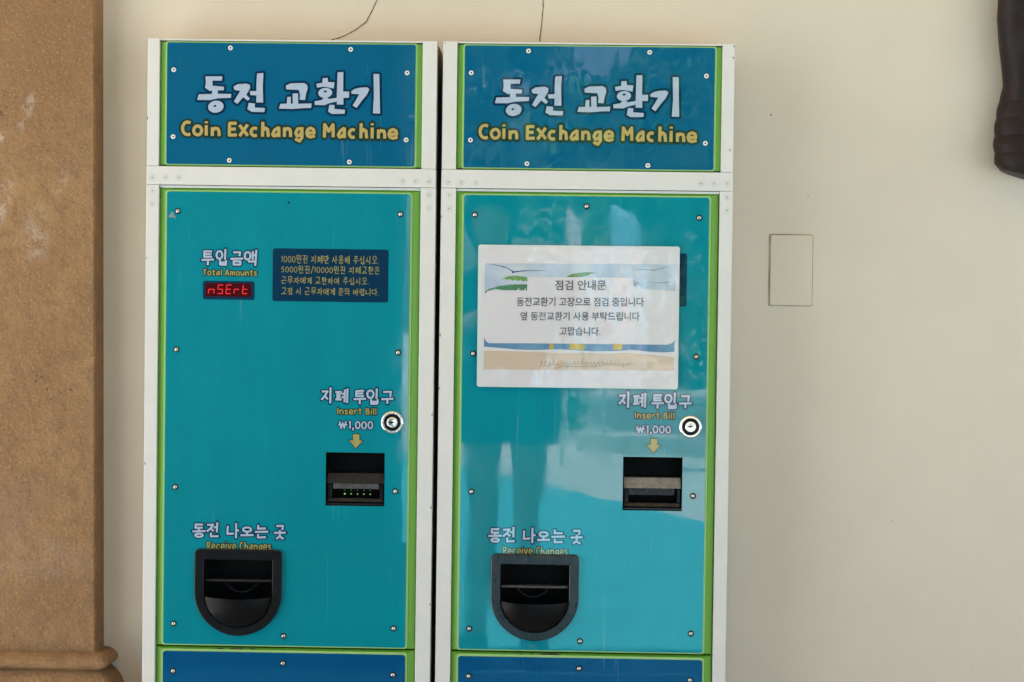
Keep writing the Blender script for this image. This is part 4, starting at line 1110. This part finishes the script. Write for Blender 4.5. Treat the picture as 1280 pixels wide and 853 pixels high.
def leaves(bm, n, fn, size):
    for _ in range(n):
        c = fn()
        if c is None: continue
        d = Vector((rnd.gauss(0, 1), rnd.gauss(0, 1), rnd.gauss(0, 1))).normalized()
        e = d.cross(Vector((rnd.gauss(0, 1), rnd.gauss(0, 1), rnd.gauss(0, 1)))).normalized()
        s = size * rnd.uniform(.6, 1.4)
        v = [bm.verts.new(c + d * s), bm.verts.new(c + e * s * .45), bm.verts.new(c - d * s), bm.verts.new(c - e * s * .45)]
        bm.faces.new(v)
bm = bmesh.new()
leaves(bm, 5200, lambda: Vector((rnd.uniform(.6, 5), rnd.uniform(-13.4, -12.6), rnd.uniform(.05, 1.25 + .12 * math.sin(rnd.random() * 6)))), .07)
hg = tag(obj('hedge', bm, M['leaf'], recalc=False), 'clipped green hedge behind the pale bench', 'hedge')
def tree(x, y, h, rad, lab, mat_, n):
    t = thing('plaza_tree', lab, 'tree', (x, y, 0))
    bm = bmesh.new()
    lathe(bm, [(.16, 0), (.12, .4), (.10, h * .5), (.05, h * .8)], 10, 0, (0, 0, 0), 'z')
    for k in range(6):
        a = k * 1.05; z = h * (.42 + .05 * k)
        m = bmesh.ops.create_cone(bm, segments=7, radius1=.045, radius2=.012, depth=rad, cap_ends=True)
        mt = Matrix.Translation((math.cos(a) * rad * .4, math.sin(a) * rad * .4, z + rad * .3)) @ Matrix.Rotation(a, 4, 'Z') @ Matrix.Rotation(R(55), 4, 'Y')
        bmesh.ops.transform(bm, matrix=mt, verts=m['verts'])
    obj('trunk', bm, M['bark'], t)
    bm = bmesh.new()
    blobs = [(Vector((rnd.gauss(0, rad * .5), rnd.gauss(0, rad * .5), h * .72 + rnd.gauss(0, h * .13))), rad * rnd.uniform(.3, .55)) for _ in range(12)]
    def fn():
        c, q = rnd.choice(blobs)
        return c + Vector((rnd.gauss(0, 1), rnd.gauss(0, 1), rnd.gauss(0, .8))).normalized() * q * rnd.random() ** .4
    leaves(bm, n, fn, .13)
    obj('crown', bm, mat_, t, recalc=False)
tree(1.7, -15.0, 4.2, 1.6, 'bushy dark green tree behind the hedge, nearest the bench end', M['leaf'], 7000)
tree(-1.2, -17.5, 5.6, 1.7, 'tall dark tree farther back across the plaza on the left', M['leaf'], 3600)
tree(5.2, -17.0, 5.0, 1.8, 'yellow green tree across the plaza on the far right', M['leaf2'], 3600)

# banners added to put pink and blue patches into the door reflection
M['pink'] = mat('cream_pink_cloth', (0.86, 0.70, 0.74), .8, var=.1, vscale=5)
M['sky_cloth'] = mat('light_blue_cloth', (0.42, 0.72, 0.90), .8, var=.1, vscale=5)
def banner(x, y, z0, z1, w, m, lab):
    t = thing('reflection_banner', lab, 'banner', (x, y, 0), 'banners added for the door reflection')
    t.rotation_euler.z = R(58)
    bm = bmesh.new(); lathe(bm, [(.015, 0), (.012, z1 - .05)], 10, 0, (0, 0, 0), 'z')
    obj('pole', bm, M['screwm'], t)
    bm = bmesh.new(); n = 14; rows = []
    for k in range(n + 1):
        s = k / n; z = z0 + (z1 - z0) * s
        ww = w * (1 if s < .75 else math.sqrt(max(0.02, 1 - ((s - .75) / .25) ** 2)))
        rows.append([bm.verts.new((.014 + q * ww, .02 * math.sin(7 * s + 3 * q), z)) for q in (0, .33, .66, 1)])
    for a, b in zip(rows, rows[1:]):
        for i in range(3): bm.faces.new((a[i], a[i + 1], b[i + 1], b[i]))
    ex = bmesh.ops.solidify(bm, geom=bm.faces[:], thickness=.004)
    obj('cloth', bm, m, t)
banner(.68, -10.2, .72, 1.80, .26, M['pink'], 'cream pink banner added before the bench to brighten the door reflection')
banner(1.0, -10.2, .72, 1.83, .38, M['sky_cloth'], 'light blue banner added before the bench to brighten the door reflection')

# ------------------------------------------------------------------ the photographer, mirrored dark in the right door
M['skin'] = mat('warm_skin', (0.42, 0.26, 0.18), .55, var=.08, vscale=20)
M['shirt'] = mat('black_cotton', (0.02, 0.02, 0.024), .85, var=.3, vscale=30)
M['shorts'] = mat('charcoal_cotton', (0.03, 0.03, 0.036), .85, var=.3, vscale=30)
M['hair'] = mat('black_hair', (0.012, 0.010, 0.010), .45, var=.3, vscale=90, stretch=(1, 1, .1))
M['shoe'] = mat('dark_shoe_leather', (0.03, 0.025, 0.022), .5, var=.3, vscale=30)
per = thing('person', 'person in a black top and charcoal shorts holding up a camera before the right machine', 'person', (.465, -3.14, 0))

def skin_mesh(name, verts, edges, radii, root, m, parent, sub=2):
    me = bpy.data.meshes.new(name)
    me.from_pydata(verts, edges, [])
    o = link(name, me)
    md = o.modifiers.new('skin', 'SKIN')
    md.use_smooth_shade = True
    for i, q in enumerate(radii):
        me.skin_vertices[0].data[i].radius = q if isinstance(q, tuple) else (q, q)
        me.skin_vertices[0].data[i].use_root = (i == root)
    sb_ = o.modifiers.new('sub', 'SUBSURF'); sb_.levels = sub; sb_.render_levels = sub
    dg = bpy.context.evaluated_depsgraph_get()
    me2 = bpy.data.meshes.new_from_object(o.evaluated_get(dg))
    bpy.data.objects.remove(o)
    me2.name = name
    me2.materials.clear(); me2.materials.append(m)
    return link(name, me2, parent)

V, E_, Q = [], [], []
def jn(p_, rad, par=None):
    V.append(Vector(p_)); Q.append(rad)
    if par is not None: E_.append((par, len(V) - 1))
    return len(V) - 1
pel = jn((0, 0, .84), (.13, .10))
sp = jn((0, .0, .95), (.12, .09), pel)
ch_ = jn((-.01, .0, 1.09), (.135, .10), sp)
sh_ = jn((-.02, -.01, 1.20), (.12, .075), ch_)
nk = jn((-.03, .01, 1.275), .046, sh_)
nk2 = jn((-.04, .03, 1.31), .045, nk)
hd = jn((-.05, .05, 1.36), (.064, .078), nk2)
hd2 = jn((-.055, .055, 1.42), (.070, .088), hd)
hd3 = jn((-.055, .045, 1.475), (.058, .072), hd2)
for s in (-1, 1):
    hip = jn((s * .078, 0, .78), .082, pel)
    th1 = jn((s * .074, .01, .64), .066, hip)
    kn = jn((s * .066, .015, .47), .050, th1)
    cf = jn((s * .075, -.01, .34), .052, kn)
    an = jn((s * .090, -.015, .09), .034, cf)
    hl = jn((s * .092, -.01, .05), .036, an)
    toe = jn((s * .105, .12, .03), (.036, .024), hl)
    s1 = jn((-.02 + s * .155, -.01, 1.205), .056, sh_)
    el = jn((s * .225, .06, 1.03), .040, s1)
    fa = jn((.05 + s * .18, .16, 1.09), .036, el)
    wr = jn(((.153) + s * .085, .225, 1.135), .025, fa)
    pm = jn(((.153) + s * .075, .245, 1.145), (.03, .016), wr)
    # four unequal fingers close round the camera grip, the thumb from the side of the palm
    for k, L_ in enumerate((.9, 1.0, .95, .78)):
        f1 = jn(((.153) + s * (.072), .268, 1.166 - .016 * k), .0085, pm)
        f2 = jn(((.153) + s * (.064), .268 + .026 * L_, 1.168 - .016 * k), .008, f1)
        f3 = jn(((.153) + s * (.046), .268 + .042 * L_, 1.168 - .016 * k), .0075, f2)
    tb = jn(((.153) + s * .058, .238, 1.165), .0095, pm)
    tb2 = jn(((.153) + s * .040, .236, 1.182), .009, tb)
body = skin_mesh('body', V, E_, Q, 0, M['skin'], per)
# face: nose, eyes, mouth, ears shaped onto the head
for v in body.data.vertices:
    x, y, z = v.co
    x += .055
    if z > 1.32 and y > .09:
        if abs(x) < .014 and 1.37 < z < 1.42: v.co.y += .014 * (1 - abs(x) / .014)
        if 1.41 < z < 1.44 and .018 < abs(x) < .045: v.co.y -= .006
hb = bmesh.new()
bmesh.ops.create_uvsphere(hb, u_segments=28, v_segments=18, radius=1)
for v in hb.verts:
    x, y, z = v.co
    v.co = Vector((x * .092 - .055, y * .106 + .042, z * .094 + 1.452))
    if y > .45 and z < .35: v.co.y -= .055 * (y - .45) / .55 + .02
    if z < 0 and y < .3: v.co.z -= .07 * -z
    v.co += Vector((0, 0, .006 * noise.noise(v.co * 40)))
obj('hair', hb, M['hair'], per, smooth=True)
def tube_shell(name, secs, m, n=28):
    bm = bmesh.new(); rr_ = []
    for cx, cy, cz, ax, ay in secs:
        rr_.append([bm.verts.new((cx + ax * math.cos(2 * math.pi * i / n), cy + ay * math.sin(2 * math.pi * i / n) * (1 + .04 * math.sin(5 * i)), cz)) for i in range(n)])
    for a, b in zip(rr_, rr_[1:]):
        for i in range(n): bm.faces.new((a[i], a[(i + 1) % n], b[(i + 1) % n], b[i]))
    return bm
bm = tube_shell('shirt', [(0, 0, .78, .182, .145), (0, 0, .90, .168, .135), (-.005, 0, 1.02, .172, .135), (-.012, -.005, 1.12, .184, .135), (-.02, -.01, 1.21, .178, .11), (-.025, -.002, 1.262, .10, .075), (-.03, .008, 1.285, .060, .06)], M['shirt'])
obj('top', bm, M['shirt'], per, smooth=True)
for s in (-1, 1):
    a_, b_ = Vector((-.02 + s * .15, -.01, 1.22)), Vector((s * .215, .045, 1.055))
    bm = bmesh.new()
    d_ = (b_ - a_)
    q_ = d_.to_track_quat('Z', 'Y').to_matrix().to_4x4()
    rows = []
    for k in range(6):
        t_ = k / 5; rd = .082 - .016 * t_
        rows.append([bm.verts.new(a_ + d_ * t_ + (q_ @ Vector((rd * math.cos(.2618 * i), rd * math.sin(.2618 * i), 0)))) for i in range(24)])
    for a, b in zip(rows, rows[1:]):
        for i in range(24): bm.faces.new((a[i], a[(i + 1) % 24], b[(i + 1) % 24], b[i]))
    obj('sleeve', bm, M['shirt'], per, smooth=True)
bm = tube_shell('shorts', [(0, 0, .90, .168, .130), (0, 0, .82, .172, .138), (0, .0, .76, .176, .135)], M['shorts'])
for s in (-1, 1):
    n = 24; rows = []
    for cz, rx, ry, cx in ((.76, .096, .120, .080), (.74, .094, .114, .080), (.72, .090, .108, .082), (.705, .088, .104, .083)):
        rows.append([bm.verts.new((s * cx + rx * math.cos(2 * math.pi * i / n), .005 + ry * math.sin(2 * math.pi * i / n), cz)) for i in range(n)])
    for a, b in zip(rows, rows[1:]):
        for i in range(n): bm.faces.new((a[i], a[(i + 1) % n], b[(i + 1) % n], b[i]))
obj('shorts', bm, M['shorts'], per, smooth=True)
for s in (-1, 1):
    bm = bmesh.new()
    n = 20; rows = []
    for cz, ry, rx, cy in ((.0, .140, .048, .045), (.02, .142, .05, .045), (.045, .125, .048, .035), (.07, .07, .045, -.005), (.085, .05, .042, -.015)):
        rows.append([bm.verts.new((s * .096 + rx * math.cos(2 * math.pi * i / n), cy + ry * math.sin(2 * math.pi * i / n), cz)) for i in range(n)])
    for a, b in zip(rows, rows[1:]):
        for i in range(n): bm.faces.new((a[i], a[(i + 1) % n], b[(i + 1) % n], b[i]))
    bm.faces.new(rows[0]); bm.faces.new(rows[-1])
    obj('shoe', bm, M['shoe'], per, smooth=True)
cm = thing('handheld_camera', 'black camera held at chest height in the person\'s hands', 'camera', (.618, -2.83, 1.164))
bm = bmesh.new(); box(bm, -.062, .062, -.022, .018, -.042, .036, .006); box(bm, -.02, .02, -.018, .014, .034, .052, .005)
obj('camera_body', bm, M['plastic'], cm)
bm = bmesh.new(); lathe(bm, [(.030, 0), (.030, .012), (.033, .014), (.033, .036), (.028, .038), (.026, .030)], 28, 0, (0, .018, 0)); 
for v in bm.verts: v.co.y = .036 - v.co.y
obj('camera_lens', bm, M['scoop'], cm)
